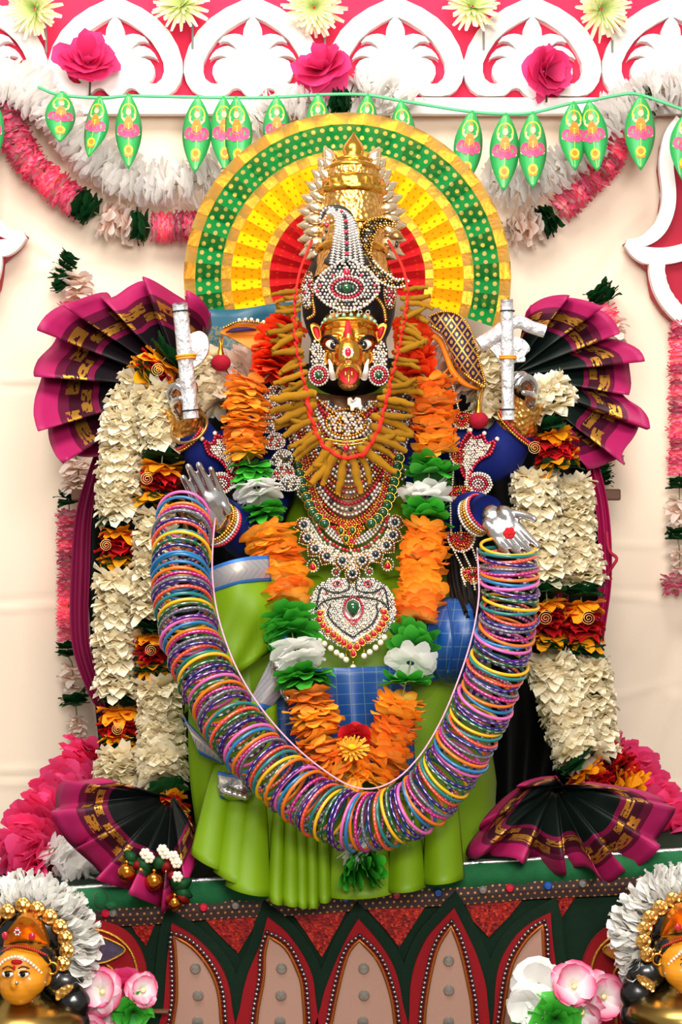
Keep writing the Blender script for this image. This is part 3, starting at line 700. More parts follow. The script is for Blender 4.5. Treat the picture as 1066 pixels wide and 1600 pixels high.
def sari_fan(root, name, pinch, hem, y0, amp, npl, m_, fold=13, dish=0.0, nv=16, pw=26, seed=0, ph=0.0, lean=0.0, slope=0.0, bulge=0.0):
    """pinched silk fan of knife pleats that lean over each other, each with its own length and depth"""
    hs = [(p.x, p.y) for p in cr([Vector((a, b, 0)) for a, b in hem], 60)]
    mb = MB(); rows = []; uv = []; nu = npl*20
    for i in range(nu+1):
        u = i/nu; a = 2*pi*npl*u+ph+3.0*noise.noise((u*4.3, seed, .3)); ip = math.floor(a/(2*pi)+.5)
        hx, hy = hem_at(hs, u); h2 = hem_at(hs, min(1, u+.02)); h1 = hem_at(hs, max(0, u-.02))
        tx, ty = h2[0]-h1[0], h2[1]-h1[1]; L = sqrt(tx*tx+ty*ty) or 1; tx /= L; ty /= L
        w_ = tri(a); k1 = .45+1.0*hash1(ip, seed); k2 = hash1(ip, seed+5)-.5; e = (1-abs(2*((a/(2*pi)+.5) % 1.0)-1)**4)
        px0, py0 = pinch[0]+tx*(u-.5)*pw, pinch[1]+ty*(u-.5)*pw
        row = []; ur = []
        for j in range(nv+1):
            v = j/nv; vv = .06+.94*v
            f = fold*(1.0+.8*k1)*(w_ if seed % 2 else -w_)*v**1.2
            x = lerp(px0, hx, vv)+tx*f; y = lerp(py0, hy, vv)+ty*f
            rad = 1+(.13*k2*e+.025*w_)*v**2
            x = pinch[0]+(x-pinch[0])*rad; y = pinch[1]+(y-pinch[1])*rad
            curl = .028*k1*e*max(0, v-.55)**2/.2*(1 if k2 > 0 else -.6)
            dep = y0-amp*1.25*k1*w_*v**.9+dish*v*v+lean*v-curl-slope*(y-pinch[1])/150-bulge*sin(pi*min(1, v*.9))+.016*noise.noise((x/40, y/40, seed+v*2))*v
            row.append(P(x, y, dep)); ur.append((u, vv))
        rows.append(row); uv.append(ur)
    mb.grid(rows, uv); return mb.build(name, m_, root, solid=.0012)
def drape(root, name, left, right, y0, amp, nf, m_, nv=30, ph=0, uvfun=None):
    """hanging panel between two pixel polylines (top to bottom)"""
    l = px_path([(a, b, y0) for a, b in left], n=nv+1); r = px_path([(a, b, y0) for a, b in right], n=nv+1)
    mb = MB(); rows = []; uv = []; nu = nf*10
    for i in range(nu+1):
        u = i/nu; row = []; ur = []
        for j in range(nv+1):
            p = l[j].lerp(r[j], u); p = p+Vector((0, -amp*cos(2*pi*nf*u+ph+.5*noise.noise((u*4, j*.08, 1.7)))+.01*noise.noise((p.x*9, p.z*5, 4.4)), 0)); row.append(p); ur.append(uvfun(u, j/nv) if uvfun else (j/nv, u))
        rows.append(row); uv.append(ur)
    mb.grid(rows, uv); return mb.build(name, m_, root, solid=.0012)
magsheer = mat('sheer_magenta_silk', '8A1848', .5, var=.2, ns=10, thin=.3)
sl = thing('silk_sari', P(220, 1300, .10), 'black silk sari with magenta and gold border draped on the left of the statue', 'sari')
drape(sl, 'hanging_panel', [(205, 600), (150, 740), (140, 900), (150, 1100), (170, 1270)], [(560, 560), (560, 800), (560, 1000), (500, 1150), (450, 1290)], .13, .012, 5, darksilk)
drape(sl, 'sheer_edge', [(150, 705), (122, 790), (112, 880), (112, 1000), (135, 1075), (160, 1120)], [(166, 705), (146, 800), (142, 890), (140, 1000), (160, 1080), (170, 1130)], .10, .004, 2, magsheer)
sari_fan(sl, 'upper_fan', (282, 606), [(330, 512), (318, 478), (278, 460), (238, 440), (200, 440), (178, 458), (150, 458), (120, 474), (92, 488), (78, 512), (74, 536), (56, 556), (54, 580), (66, 606), (66, 636), (82, 676), (96, 700), (122, 714), (160, 708), (196, 664)], .06, .030, 10, sariL, fold=11, dish=-.02, seed=1)
sari_fan(sl, 'lower_fan', (262, 1250), [(150, 1215), (96, 1226), (84, 1262), (98, 1306), (122, 1336), (158, 1372), (200, 1392), (236, 1412), (262, 1424), (285, 1390), (322, 1316)], -.22, .026, 8, sariLL, fold=9, seed=4, slope=.075, bulge=.045)
sr = thing('silk_sari', P(860, 1300, .10), 'black silk sari with magenta and gold border draped on the right of the statue', 'sari')
drape(sr, 'hanging_panel', [(540, 560), (540, 800), (540, 1000), (600, 1150), (650, 1290)], [(850, 560), (925, 720), (940, 900), (930, 1080), (890, 1240)], .155, .012, 5, darksilk)
drape(sr, 'magenta_edge', [(900, 690), (928, 780), (936, 900), (930, 1000)], [(925, 690), (950, 790), (956, 900), (944, 1000)], .10, .004, 2, mat('magenta_silk', 'A0104C', .5, var=.15, ns=10))
drape(sr, 'inner_edge', [(870, 820), (868, 1000), (850, 1120), (905, 1240)], [(888, 820), (886, 1000), (868, 1130), (925, 1250)], .08, .004, 1, mat('magenta_silk', 'A0104C'))
sari_fan(sr, 'upper_fan', (806, 590), [(815, 500), (840, 470), (868, 462), (902, 470), (930, 484), (948, 502), (958, 530), (985, 545), (990, 575), (990, 600), (978, 622), (998, 640), (1000, 668), (985, 690), (972, 700), (974, 716), (950, 726), (924, 728), (905, 690)], .06, .028, 9, sariR, fold=11, dish=-.02, seed=9)
sari_fan(sr, 'lower_fan', (868, 1232), [(880, 1212), (830, 1218), (790, 1246), (752, 1292), (726, 1334), (770, 1336), (806, 1334), (842, 1362), (876, 1370), (912, 1350), (936, 1372), (950, 1388), (972, 1366), (1004, 1352), (1022, 1330), (1042, 1290), (1050, 1266), (1030, 1242), (968, 1228), (930, 1222)], -.215, .026, 11, sariLR, fold=8, seed=13, slope=.08, bulge=.05)
# thin red tie cord hanging at the right
mb = MB(); mb.tube(px_path([(948, 830, .08), (952, 860, .07), (964, 872, .06), (958, 884, .06), (948, 900, .07), (955, 905, .06)], n=30), .0028, 6)
mb.build('tie_cord', mat('crimson_cord', 'A81838', .7), sr)
# wooden crossbar of the throne, its ends show at both sides
mb = MB(); q0, q1 = P(112, 764, .17), P(970, 782, .17)
mb.box((q0.x, .165, q1.z), (q1.x, .185, q0.z))
for x in (300, 780):
    a, b_ = P(x-9, 780, .17), P(x+9, 1330, .17); mb.box((a.x, .165, b_.z-.6), (b_.x, .185, a.z))
mb.build('throne_frame', mat('brown_wood', '6A4630', .5, var=.3, ns=30), label='brown wooden frame behind the statue with its bar ends showing', cat='frame', smooth=False, bevel=.003)
# teal brocade shawl behind the left shoulder
k = NT('teal_gold_brocade'); u, v, uvv = k.uv(); nz = k.noise(260, 2)
k.l(k.mix(k.math('MULTIPLY', k.math('GREATER_THAN', nz, .5), k.math('GREATER_THAN', v, .25)), hexc('1C5468'), hexc('6E6A4C')), k.b.inputs['Base Color']); k.b.inputs['Roughness'].default_value = .45
mb = MB(); rows = []; uv = []
for i in range(13):
    u_ = i/12; rows.append([P(lerp(300, 470, u_), lerp(478+6*sin(u_*5), 590, j/8), .10+.01*sin(u_*9+j*.4)) for j in range(9)]); uv.append([(u_, j/8) for j in range(9)])
mb.grid(rows, uv); mb.build('teal_shawl', k.m, label='teal and gold brocade shawl behind the left shoulder under the fan', cat='shawl', solid=.0015)

# ------------------------------------------------------------ the statue's lower clothes
lime = mat('lime_silk', '688A02', .5, var=.08, ns=12, bump=.08, bs=900, spec=.3)
k = NT('blue_check_silk'); u, v, uvv = k.uv()
gx = k.math('LESS_THAN', k.math('ABSOLUTE', k.math('SUBTRACT', k.math('FRACT', k.math('DIVIDE', u, 21)), .5)), .035)
gy = k.math('LESS_THAN', k.math('ABSOLUTE', k.math('SUBTRACT', k.math('FRACT', k.math('DIVIDE', v, 21)), .5)), .035)
k.l(k.mix(k.math('MULTIPLY', k.math('MAXIMUM', gx, gy), .25), hexc('07407E'), hexc('8A9A70')), k.b.inputs['Base Color']); k.b.inputs['Roughness'].default_value = .42
blue = k.m
k = NT('silver_zari_border'); u, v, uvv = k.uv()
ch = k.math('ABSOLUTE', k.math('SUBTRACT', k.math('FRACT', k.math('ADD', k.math('MULTIPLY', u, .055), k.math('ABSOLUTE', k.math('SUBTRACT', k.math('MULTIPLY', v, 2.0), 1.0)))), .5))
lines = k.math('GREATER_THAN', k.math('FRACT', k.math('MULTIPLY', ch, 9.0)), .42)
zm = k.mix(lines, hexc('3C5A90'), hexc('C8B894'))
edge = k.math('GREATER_THAN', k.math('ABSOLUTE', k.math('SUBTRACT', v, .5)), .36)
k.l(k.mix(edge, zm, hexc('2C68B0')), k.b.inputs['Base Color']); k.b.inputs['Roughness'].default_value = .4; k.l(k.math('MULTIPLY', lines, .4), k.b.inputs['Metallic'])
zari = k.m
skirt = thing('silk_skirt', P(530, 1400, -.30), 'lime green silk sari skirt of the statue with pleats fanned over the pedestal edge', 'skirt')
ROWS = [(900, 345, 700, -.10), (950, 330, 745, -.16), (1010, 318, 765, -.19), (1080, 300, 770, -.20), (1150, 296, 765, -.215), (1220, 312, 775, -.235), (1290, 312, 770, -.275), (1340, 305, 745, -.31), (1400, 300, 725, -.345)]
def hem_y(u): return [(0, 1335), (.10, 1350), (.25, 1375), (.42, 1385), (.55, 1385), (.75, 1370), (1.0, 1350)]
def interp(tab, x):
    for (a, p), (b, q) in zip(tab, tab[1:]):
        if x <= b: return lerp(p, q, (x-a)/(b-a))
    return tab[-1][1]
PLEATS = [0, .06, .13, .21, .29, .325, .355, .385, .415, .445, .475, .51, .73, .865, 1.0]
def pleat(u):
    for i, (a, b) in enumerate(zip(PLEATS, PLEATS[1:])):
        if u <= b:
            f = (u-a)/(b-a)
            if u > .7: return (abs(2*f-1)**2.2)*2-1, (b-a)
            return (2*(f/.86)**1.3-1 if f < .86 else 1-2*(f-.86)/.14), (b-a)
    return 1, .1
mb = MB(); rows = []; nu, nv = 400, 46
for i in range(nu+1):
    u = i/nu; row = []
    for j in range(nv+1):
        t = j/nv; x = t*(len(ROWS)-1); q = min(len(ROWS)-2, int(x)); f = x-q; f_ = f
        y = lerp(ROWS[q][0], ROWS[q+1][0], f_); xl = lerp(ROWS[q][1], ROWS[q+1][1], f_); xr = lerp(ROWS[q][2], ROWS[q+1][2], f_); dp = lerp(ROWS[q][3], ROWS[q+1][3], f_)
        low = max(0, min(1, (t-.52)/.48))
        if t > .7: y = lerp(y, lerp(1255, interp(hem_y(u), u), (t-.7)/.3), min(1, (t-.7)/.12))
        p_, w = pleat(u)
        s_ = 2*u-1
        px = lerp(xl, xr, u)+low*5*sin(u*40)
        back = (1-sqrt(max(0, 1-s_**4)))*.20*(1-.55*low)+.0
        dep = dp+back+-low*p_*min(.010, .12*w)+.022*low+.010*noise.noise((u*6, t*5, 2.0))
        row.append(P(px, y, dep))
    rows.append(row)
mb.grid(rows); mb.build('underskirt', lime, skirt, solid=.0015)
def fold_pleat(top, tw, hem, bulge, base, open_=0.0):
    """one rounded pleat: from a narrow top (px, py, depth) to a hem ((xl, yl), (xr, yr)) bulging towards the camera"""
    (xl, yl), (xr, yr) = hem; mb = MB(); rows = []
    for i in range(23):
        u = i/22; s_ = 2*u-1; row = []
        cx = s_*(1.0 if abs(s_) < .8 else 1.0); back = 1-abs(s_)**2.4
        for j in range(13):
            v = j/12; w = v**.85
            x = lerp(top[0]+cx*tw, lerp(xl, xr, u), w); y = lerp(top[1], lerp(yl, yr, u)+6*back*v, v)
            row.append(P(x, y, lerp(top[2], base, w**1.3)-bulge*back*(.25+.75*v)+open_*max(0, s_)*v))
        rows.append(row)
    mb.grid(rows); return mb.build('pleat', lime, skirt, solid=.0015)
for q in (((348, 1195, -.262), 12, ((298, 1334), (356, 1362)), .022, -.318, .0), ((376, 1212, -.266), 12, ((334, 1362), (398, 1386)), .026, -.326, 0), ((402, 1230, -.27), 12, ((352, 1384), (424, 1400)), .028, -.336, 0),
          ((436, 1250, -.278), 7, ((418, 1404), (446, 1412)), .018, -.338, 0), ((454, 1255, -.28), 6, ((440, 1409), (470, 1414)), .016, -.343, 0), ((470, 1258, -.28), 6, ((462, 1412), (484, 1416)), .016, -.342, 0), ((486, 1260, -.28), 6, ((478, 1414), (500, 1414)), .016, -.340, 0), ((504, 1262, -.28), 6, ((496, 1406), (518, 1406)), .015, -.338, 0),
          ((560, 1262, -.28), 34, ((512, 1402), (616, 1396)), .014, -.334, 0), ((634, 1250, -.276), 18, ((604, 1392), (666, 1386)), .030, -.330, 0), ((690, 1228, -.262), 22, ((660, 1380), (726, 1372)), .034, -.326, 0)):
    fold_pleat(*q)
def patch(name, quad, dfun, m_, nu=20, nv=14, us=1, vs_=1, root=skirt, bow=None):
    """quad corners tl,tr,br,bl in pixels; dfun(u,v)->depth"""
    tl, tr, br, bl = quad; mb = MB(); rows = []; uv = []
    for i in range(nu+1):
        u = i/nu; row = []; ur = []
        for j in range(nv+1):
            v = j/nv; a = (lerp(tl[0], tr[0], u), lerp(tl[1], tr[1], u)); b = (lerp(bl[0], br[0], u), lerp(bl[1], br[1], u))
            x, y = lerp(a[0], b[0], v), lerp(a[1], b[1], v)
            if bow: dx, dy = bow(u, v); x += dx; y += dy
            row.append(P(x, y, dfun(u, v))); ur.append((u*us, v*vs_))
        rows.append(row); uv.append(ur)
    mb.grid(rows, uv); return mb.build(name, m_, root, solid=.0015)
# draped left knee with silver-blue border
kn = lambda u, v: -.235-.035*sin(pi*min(1, u*.9+.1))*sin(pi*(.25+.6*v))+.007*sin(u*9-v*7+1)*v+.004*sin(u*19+v*11)*v
patch('knee_drape', ((322, 905), (418, 890), (452, 1000), (288, 1115)), kn, lime, bow=lambda u, v: (18*sin(pi*v)*u-4*sin(pi*v)*(1-u), -4*sin(pi*u)))
patch('knee_border', ((322, 890), (420, 868), (424, 908), (322, 930)), lambda u, v: kn(u, 0)-.006-.004*sin(pi*v), zari, us=98, root=skirt, bow=lambda u, v: (0, -6*sin(pi*u)))
patch('side_border', ((446, 985), (462, 1060), (420, 1110), (382, 1112)), lambda u, v: -.262-.01*sin(pi*u), zari, us=60, root=skirt)
patch('lower_drape', ((296, 1085), (432, 1100), (430, 1300), (312, 1320)), lambda u, v: -.25-.03*sin(pi*(.1+.8*u))*(1-v)+.012*cos(u*16)*v+.03*v*v, lime, bow=lambda u, v: (-8*sin(pi*v)*(1-u), 0))
patch('lower_border', ((286, 1120), (330, 1168), (350, 1195), (312, 1178)), lambda u, v: -.285-.006*sin(pi*v), zari, us=50, root=skirt)
patch('ankle_border', ((340, 1205), (384, 1214), (380, 1252), (344, 1248)), lambda u, v: -.288-.006*sin(pi*v), zari, us=50, root=skirt)
# blue checked cloth: centre fall and right knee
bl = thing('blue_check_cloth', P(560, 1200, -.25), 'blue checked silk cloth over the lap and right knee of the statue', 'cloth')
patch('lap_fall', ((430, 1046), (640, 1040), (650, 1215), (440, 1235)), lambda u, v: -.238-.014*cos(u*22)*v-.03*sin(pi*u), blue, nu=60, us=210, vs_=230, root=bl)
mb = MB(); rows = []; uv = []
for i in range(25):
    a = -pi/2+pi*i/24; row = []; ur = []
    for j in range(25):
        b = -pi/2+pi*j/24
        x = 712+62*sin(b)*cos(a)**.8 if cos(a) > 0 else 712; y = 1000-68*sin(a)
        row.append(P(x+6*sin(a*2), y, -.20-.085*cos(a)*cos(b)+.004*sin(b*9+a*3)*cos(a))); ur.append((b*62, a*68))
    rows.append(row); uv.append(ur)
mb.grid(rows, uv); mb.build('knee', blue, bl)
mb = MB(); mb.tube(px_path([(700, 940, -.262), (705, 970, -.284), (708, 1010, -.286), (700, 1050, -.27)], n=20), .0018, 6); mb.build('seam', mat('blue_seam', '0A3A78', .6), bl)
patch('right_lap', ((606, 1000), (690, 960), (690, 1060), (606, 1080)), lambda u, v: -.225-.02*sin(pi*u), blue, us=90, vs_=100, root=bl)
# ------------------------------------------------------------ the statue: body, arms, hands, head
def remesh(vox, it=6): return (('REMESH', dict(mode='VOXEL', voxel_size=vox, use_smooth_shade=True)), ('SMOOTH', dict(factor=.5, iterations=it)))
royal = mat('royal_blue_velvet', '081A66', .7, var=.15, ns=20, spec=.25)
silver = mat('polished_silver', 'C9C7C6', .22, 1, var=.12, ns=30, bump=.12, bs=60)
gold = mat('bright_gold', 'E2A640', .24, 1, var=.1, ns=40, bump=.08, bs=80)
goldtex = None
k = NT('embossed_gold'); vo = k.n('ShaderNodeTexVoronoi'); vo.inputs['Scale'].default_value = 160; tc = k.n('ShaderNodeTexCoord'); k.l(tc.outputs['Object'], vo.inputs['Vector'])
k.l(k.ramp(vo.outputs['Distance'], [(0, hexc('F4C878')), (1, hexc('C98A34'))]), k.b.inputs['Base Color']); k.b.inputs['Metallic'].default_value = .95; k.b.inputs['Roughness'].default_value = .3; k.bump(vo.outputs['Distance'], .7, .003); goldtex = k.m
blackhair = mat('black_hair', '060505', .45, var=.3, ns=40, bump=.3, bs=300, spec=.3)
st = thing('deity_statue', P(545, 1330, -.05), 'boar-faced goddess statue with four arms and silver hands seated on the pedestal', 'statue')
# torso in lime blouse
mb = MB()
for px, py, y, r, sq in ((545, 660, -.02, .105, (1.0, .75, .9)), (545, 740, -.03, .10, (.95, .8, 1.0)), (545, 850, -.03, .105, (1, .85, 1.1)), (545, 960, -.02, .125, (1.1, .9, .9)), (545, 610, -.02, .05, (1, .9, 1.6)), (450, 650, -.0, .05, (1, 1, 1)), (640, 650, 0, .05, (1, 1, 1))):
    mb.ball(P(px, py, y), r, sq, 20)
mb.build('torso', lime, st, mods=remesh(.006, 8))
# seat bulk and legs hidden under the cloth
mb = MB(); mb.ball(P(545, 1080, -.0), .17, (1.15, .75, 1.1), 20); mb.tube([P(480, 1060, -.05), P(380, 1010, -.14), P(375, 1180, -.17), P(380, 1300, -.2)], [.07, .045, .035, .03], 12); mb.tube([P(610, 1060, -.05), P(712, 1000, -.17), P(640, 1100, -.15)], [.08, .05, .05], 12)
mb.tube([P(545, 1180, 0.02), P(545, 1340, 0.02)], .15, 16)
mb.build('seat', lime, st, mods=remesh(.008, 4))
def sleeve(pts, rad):
    mb = MB(); w = cr([P(*q) for q in pts], 24); n = len(w)
    rr = [interp([(i/(len(rad)-1), r_) for i, r_ in enumerate(rad)], j/(n-1))*.001 for j in range(n)]
    rr = [r_*(1+.03*sin(j*1.7)) for j, r_ in enumerate(rr)]
    mb.tube(w, rr, 18); return mb.build('sleeve', royal, st)
sleeve([(450, 650, -.01), (385, 700, -.04), (335, 712, -.06), (303, 680, -.08), (284, 640, -.10)], [40, 40, 40, 33, 24])
sleeve([(640, 650, -.01), (710, 695, -.04), (765, 715, -.06), (800, 680, -.08), (818, 630, -.10)], [40, 42, 44, 36, 24])
sleeve([(450, 700, -.02), (400, 800, -.06), (395, 835, -.09), (370, 825, -.15), (340, 800, -.20)], [42, 42, 40, 36, 26])
sleeve([(640, 700, -.02), (690, 790, -.05), (715, 815, -.08), (735, 800, -.13), (762, 800, -.19)], [42, 40, 36, 32, 24])
def cuff(a, b, r0, r1, m_, name='cuff', n=20, tex=False):
    mb = MB(); A, B = P(*a), P(*b); d = (B-A)
    M = Matrix.Translation(A) @ d.to_track_quat('Z', 'Y').to_matrix().to_4x4(); L = d.length
    mb.lathe([(r0*.001, 0), (r0*.00104, L*.08), (lerp(r0, r1, .5)*.00102, L*.5), (r1*.00104, L*.92), (r1*.001, L)], M, n); return mb.build(name, m_, st)
cuff((296, 668, -.085), (276, 625, -.11), 30, 25, goldtex); cuff((806, 668, -.085), (826, 618, -.11), 32, 26, goldtex)
def hand(name, wrist, tip, normal, size, curl, thumb=1, spread=.10, tcurl=.3, m_=silver, label=None, root=st):
    """local: z towards the fingertips, -y palm side, x across; size = wrist to middle fingertip in metres"""
    wv, tv = P(*wrist), P(*tip); z = (tv-wv).normalized(); n = Vector(normal); n = (n-z*n.dot(z)).normalized(); x = z.cross(n)   # n = palm normal
    M = Matrix((x, -n, z)).transposed().to_4x4(); M = Matrix.Translation(wv) @ M @ Matrix.Diagonal((size, size, size, 1))
    mb = MB(); T = lambda a: M @ Vector(a)
    def ball(c, r, sq): 
        rows = []
        for i in range(9):
            a = -pi/2+pi*i/8; rows.append([T((c[0]+r*sq[0]*cos(a)*cos(2*pi*j/14), c[1]+r*sq[1]*cos(a)*sin(2*pi*j/14), c[2]+r*sq[2]*sin(a))) for j in range(14)])
        mb.grid(rows, cv=True)
    ball((0, 0, .30), .235, (.95, .42, 1.15)); ball((0, 0, .08), .15, (1, .6, 1.3)); ball((.13*thumb, -.05, .2), .12, (.9, .75, 1.3)); ball((-.13*thumb, -.03, .2), .10, (.8, .8, 1.5)); ball((0, .0, .46), .20, (1.0, .36, .5))
    for i, (bx, L, k_) in enumerate(((.165, .42, 0), (.058, .48, 1), (-.052, .45, 2), (-.158, .36, 3))):
        bx *= thumb; a = (1.5-i)*spread*thumb; c = curl[k_] if isinstance(curl, (list, tuple)) else curl
        p = Vector((bx, 0, .48-.03*abs(i-1.3))); pts = [p-Vector((0, 0, .08)), p]; ang = 0
        for seg, cc in ((.42, c*.8), (.32, c*1.1), (.26, c*.8)):
            ang += cc; dv = Vector((sin(a)*cos(ang), -sin(ang), cos(a)*cos(ang))); p = p+dv*L*seg; pts.append(p)
        pp = cr(pts, 12); r0 = .064 if i < 3 else .055
        mb.tube([T(q) for q in pp], [size*(r0*(1-.32*(j/11)**1.5)) for j in range(12)], 10)
        ball(tuple(pp[-1]), .038, (1, 1, 1))
    p = Vector((.16*thumb, -.04, .20)); pts = [Vector((.08*thumb, 0, .12)), p]
    for seg, ax, ay in ((.17, .75, tcurl*.5), (.14, .5, tcurl), (.10, .3, tcurl*1.3)):
        p = p+Vector((sin(ax)*thumb*cos(ay), -sin(ay), cos(ax)*cos(ay)))*seg; pts.append(p)
    pp = cr(pts, 12); mb.tube([T(q) for q in pp], [size*(.068*(1-.35*(j/11)**1.5)) for j in range(12)], 10); ball(tuple(pp[-1]), .045, (1, 1, 1))
    o = mb.build(name, m_, root, mods=remesh(size*.017, 3))
    if label: o['label'] = label
    return o
hand('hand', (348, 822, -.215), (300, 722, -.25), (0.05, -1, .12), .112, (.12, .08, .08, .12), thumb=-1, spread=.04, tcurl=.5, label='open silver palm raised behind the bangles')
hand('hand', (766, 800, -.20), (834, 884, -.27), (-.1, -.9, .35), .112, (.05, .10, .12, .16), thumb=-1, spread=.05, tcurl=.2, label='open silver palm pointing down with a red flower mark')
hand('hand', (285, 650, -.115), (268, 560, -.15), (.75, -.6, 0), .10, (1.0, 1.1, 1.15, 1.1), thumb=-1, spread=.04, tcurl=.9, label='silver fist gripping the wrapped rod')
hand('hand', (826, 640, -.115), (822, 548, -.15), (-.75, -.55, .1), .10, (.85, 1.0, 1.1, 1.1), thumb=1, spread=.05, tcurl=.9, label='silver fist gripping the wrapped plough')
# red flower mark painted on the palm
mb = MB()
for q in range(6): mb.ball(P(796+5*cos(q*1.047), 833+5*sin(q*1.047), -.262), .0048, (1, .35, 1), 8)
mb.ball(P(796, 833, -.263), .004, (1, .4, 1), 8); mb.build('palm_mark', mat('red_kumkum', 'B81420', .8), st)
mb = MB()
for q in range(6): mb.ball(P(308+4*cos(q*1.047), 790+4*sin(q*1.047), -.262), .004, (1, .35, 1), 8)
mb.build('palm_mark', mat('red_kumkum', 'B81420', .8), st)
# silver toes peeping from the cloth
mb = MB()
for i, (px, py, r) in enumerate(((434, 1040, 11), (437, 1056, 9), (441, 1070, 8), (445, 1082, 7), (450, 1092, 6))): mb.ball(P(px, py, -.285), r*.001, (1, 1, .95), 12)
mb.ball(P(460, 1062, -.26), .03, (1, .8, 1.1)); mb.build('foot', silver, st, mods=remesh(.002, 2))
mb = MB()
for i in range(5): mb.ball(P(352+i*8, 1236+i*2.5, -.305), (9-i*.8)*.001, (.9, 1.1, .9), 10)
mb.ball(P(370, 1232, -.28), .026, (1.2, .9, .7)); mb.build('foot', silver, st, mods=remesh(.002, 2))
# ---- head
YH_ = -.15
head = bpy.data.objects.new('head', None); head.empty_display_size = .02; COL.objects.link(head); put(head, Matrix.Translation(P(545, 600, -.1)), st); head['label'] = 'golden boar face with red snout and white tusks'
mb = MB()
def hb(px, py, y, rx, ry, rz): mb.ball(P(px, py, y), .001, (rx, ry, rz), 20)
hb(546, 532, -.115, 47, 45, 46); hb(546, 512, -.11, 44, 45, 32); hb(545, 556, -.150, 27, 36, 30); hb(545, 582, -.175, 20, 45, 19); hb(545, 597, -.15, 17, 44, 13)
hb(521, 560, -.14, 18, 26, 18); hb(569, 560, -.14, 18, 26, 18); hb(545, 540, -.158, 9, 14, 26)
hb(522, 526, -.154, 15, 9, 4); hb(568, 526, -.154, 15, 9, 4)
mb.lathe([(.001, 0), (.020, 0), (.022, .003), (.021, .008), (.018, .02), (.016, .03)], Matrix.Translation(P(545, 587, -.226)) @ Matrix.Rotation(-pi/2, 4, 'X'), 24)
mb.build('face', gold, head, mods=remesh(.0016, 3))
snoutred = mat('snout_red', 'A8141C', .5, var=.2)
mb = MB(); mb.lathe([(.0, .0035), (.007, .003), (.0120, .0005), (.0130, -.0006), (.0130, .004)], Matrix.Translation(P(545, 587, -.2275)) @ Matrix.Rotation(-pi/2, 4, 'X'), 24); mb.build('snout_disc', snoutred, head, smooth=False)
mb = MB()
for dx in (-5, 5): mb.ball(P(545+dx, 585, -.2255), .0028, (.7, .5, 1.6), 8)
mb.tube([P(545, 576, -.226), P(545, 598, -.226)], .0014, 6); mb.build('nostrils', gold, head)
for sx in (-1, 1):
    mb = MB(); mb.ball(P(545+sx*24, 538, -.158), .0095, (1.25, .75, .85), 14); mb.build('eyeball', mat('eye_white', 'E8DCC0', .2, coat=.6), head)
    mb = MB(); mb.ball(P(545+sx*23, 539, -.1635), .0062, (1, .5, 1), 12); mb.build('pupil', mat('eye_black', '050505', .1, coat=1), head)
    mb = MB(); mb.tube(px_path([(545+sx*10, 546, -.174), (545+sx*18, 533, -.170), (545+sx*28, 526, -.164), (545+sx*38, 527, -.154), (545+sx*44, 534, -.140)], n=18), [.0006+.0022*sin(pi*(i+.5)/18) for i in range(18)], 8); mb.build('eyebrow', mat('brow_black', '0A0706', .5), head)
    mb = MB(); mb.tube(px_path([(545+sx*35, 542, -.160), (545+sx*28, 548, -.168), (545+sx*18, 547, -.172)], n=12), .0011, 6); mb.build('eyelid', mat('brow_black', '0A0706'), head)
    mb = MB(); mb.tube(px_path([(545+sx*24, 590, -.175), (545+sx*27, 580, -.19), (545+sx*28, 570, -.192), (545+sx*31, 562, -.188)], n=14), [.0052*(1-.75*(i/13)**1.6) for i in range(14)], 10); mb.build('tusk', mat('ivory_tusk', 'F6F2E6', .25, coat=.5), head)
    # leaf-shaped ear, red inside
    ear = [(545+sx*42, 528), (545+sx*44, 512), (545+sx*52, 505), (545+sx*60, 507), (545+sx*57, 520), (545+sx*51, 532), (545+sx*46, 536)]
    mb = MB(); mb.prism(smo(ear, 28), [], -.135, .010); mb.build('ear', gold, head, bevel=.002)
    mb = MB(); mb.prism([(lerp(545+sx*50, a, .66), lerp(519, b, .66)) for a, b in smo(ear, 28)], [], -.138, .004); mb.build('ear_inner', snoutred, head)
tl = [(543, 494), (547, 505), (549, 518), (547, 530), (543, 534), (540, 530), (538, 518), (540, 505)]
mb = MB(); mb.prism(smo(tl, 28), [], -.165, .012, bulge=lambda x, y: -.0045*(y-494)/40); mb.build('tilak', mat('red_tilak', 'C8182C', .6), head)
mb = MB()
for q in range(9): mb.ball(P(544+6.5*cos(q*.698), 551+6.5*sin(q*.698), -.187), .0028, (1, .6, 1), 8)
mb.build('nose_jewel_petals', mat('pearl_white', 'F0EADC', .25, .1, coat=.6), head)
mb = MB(); mb.ball(P(544, 550, -.190), .0052, (.9, .6, 1.3), 12); mb.build('nose_ruby', gemc['red'], head)
# forehead band of jade and gold
mb = MB()
bandp = px_path([(502, 520, -.125), (508, 506, -.148), (525, 500, -.160), (546, 498, -.165), (568, 500, -.160), (584, 507, -.147), (590, 520, -.125)], n=26)
mb.mi = 0; mb.tube(bandp, .0035, 8)
mb.mi = 1
for i, p in enumerate(bandp):
    if i % 2: mb.bead(p+Vector((0, -.003, .005)), .0035, (1, .8, 1.2))
mb.build('forehead_band', [gold, mat('jade_bead', '7FA88A', .3, coat=.4)], head)
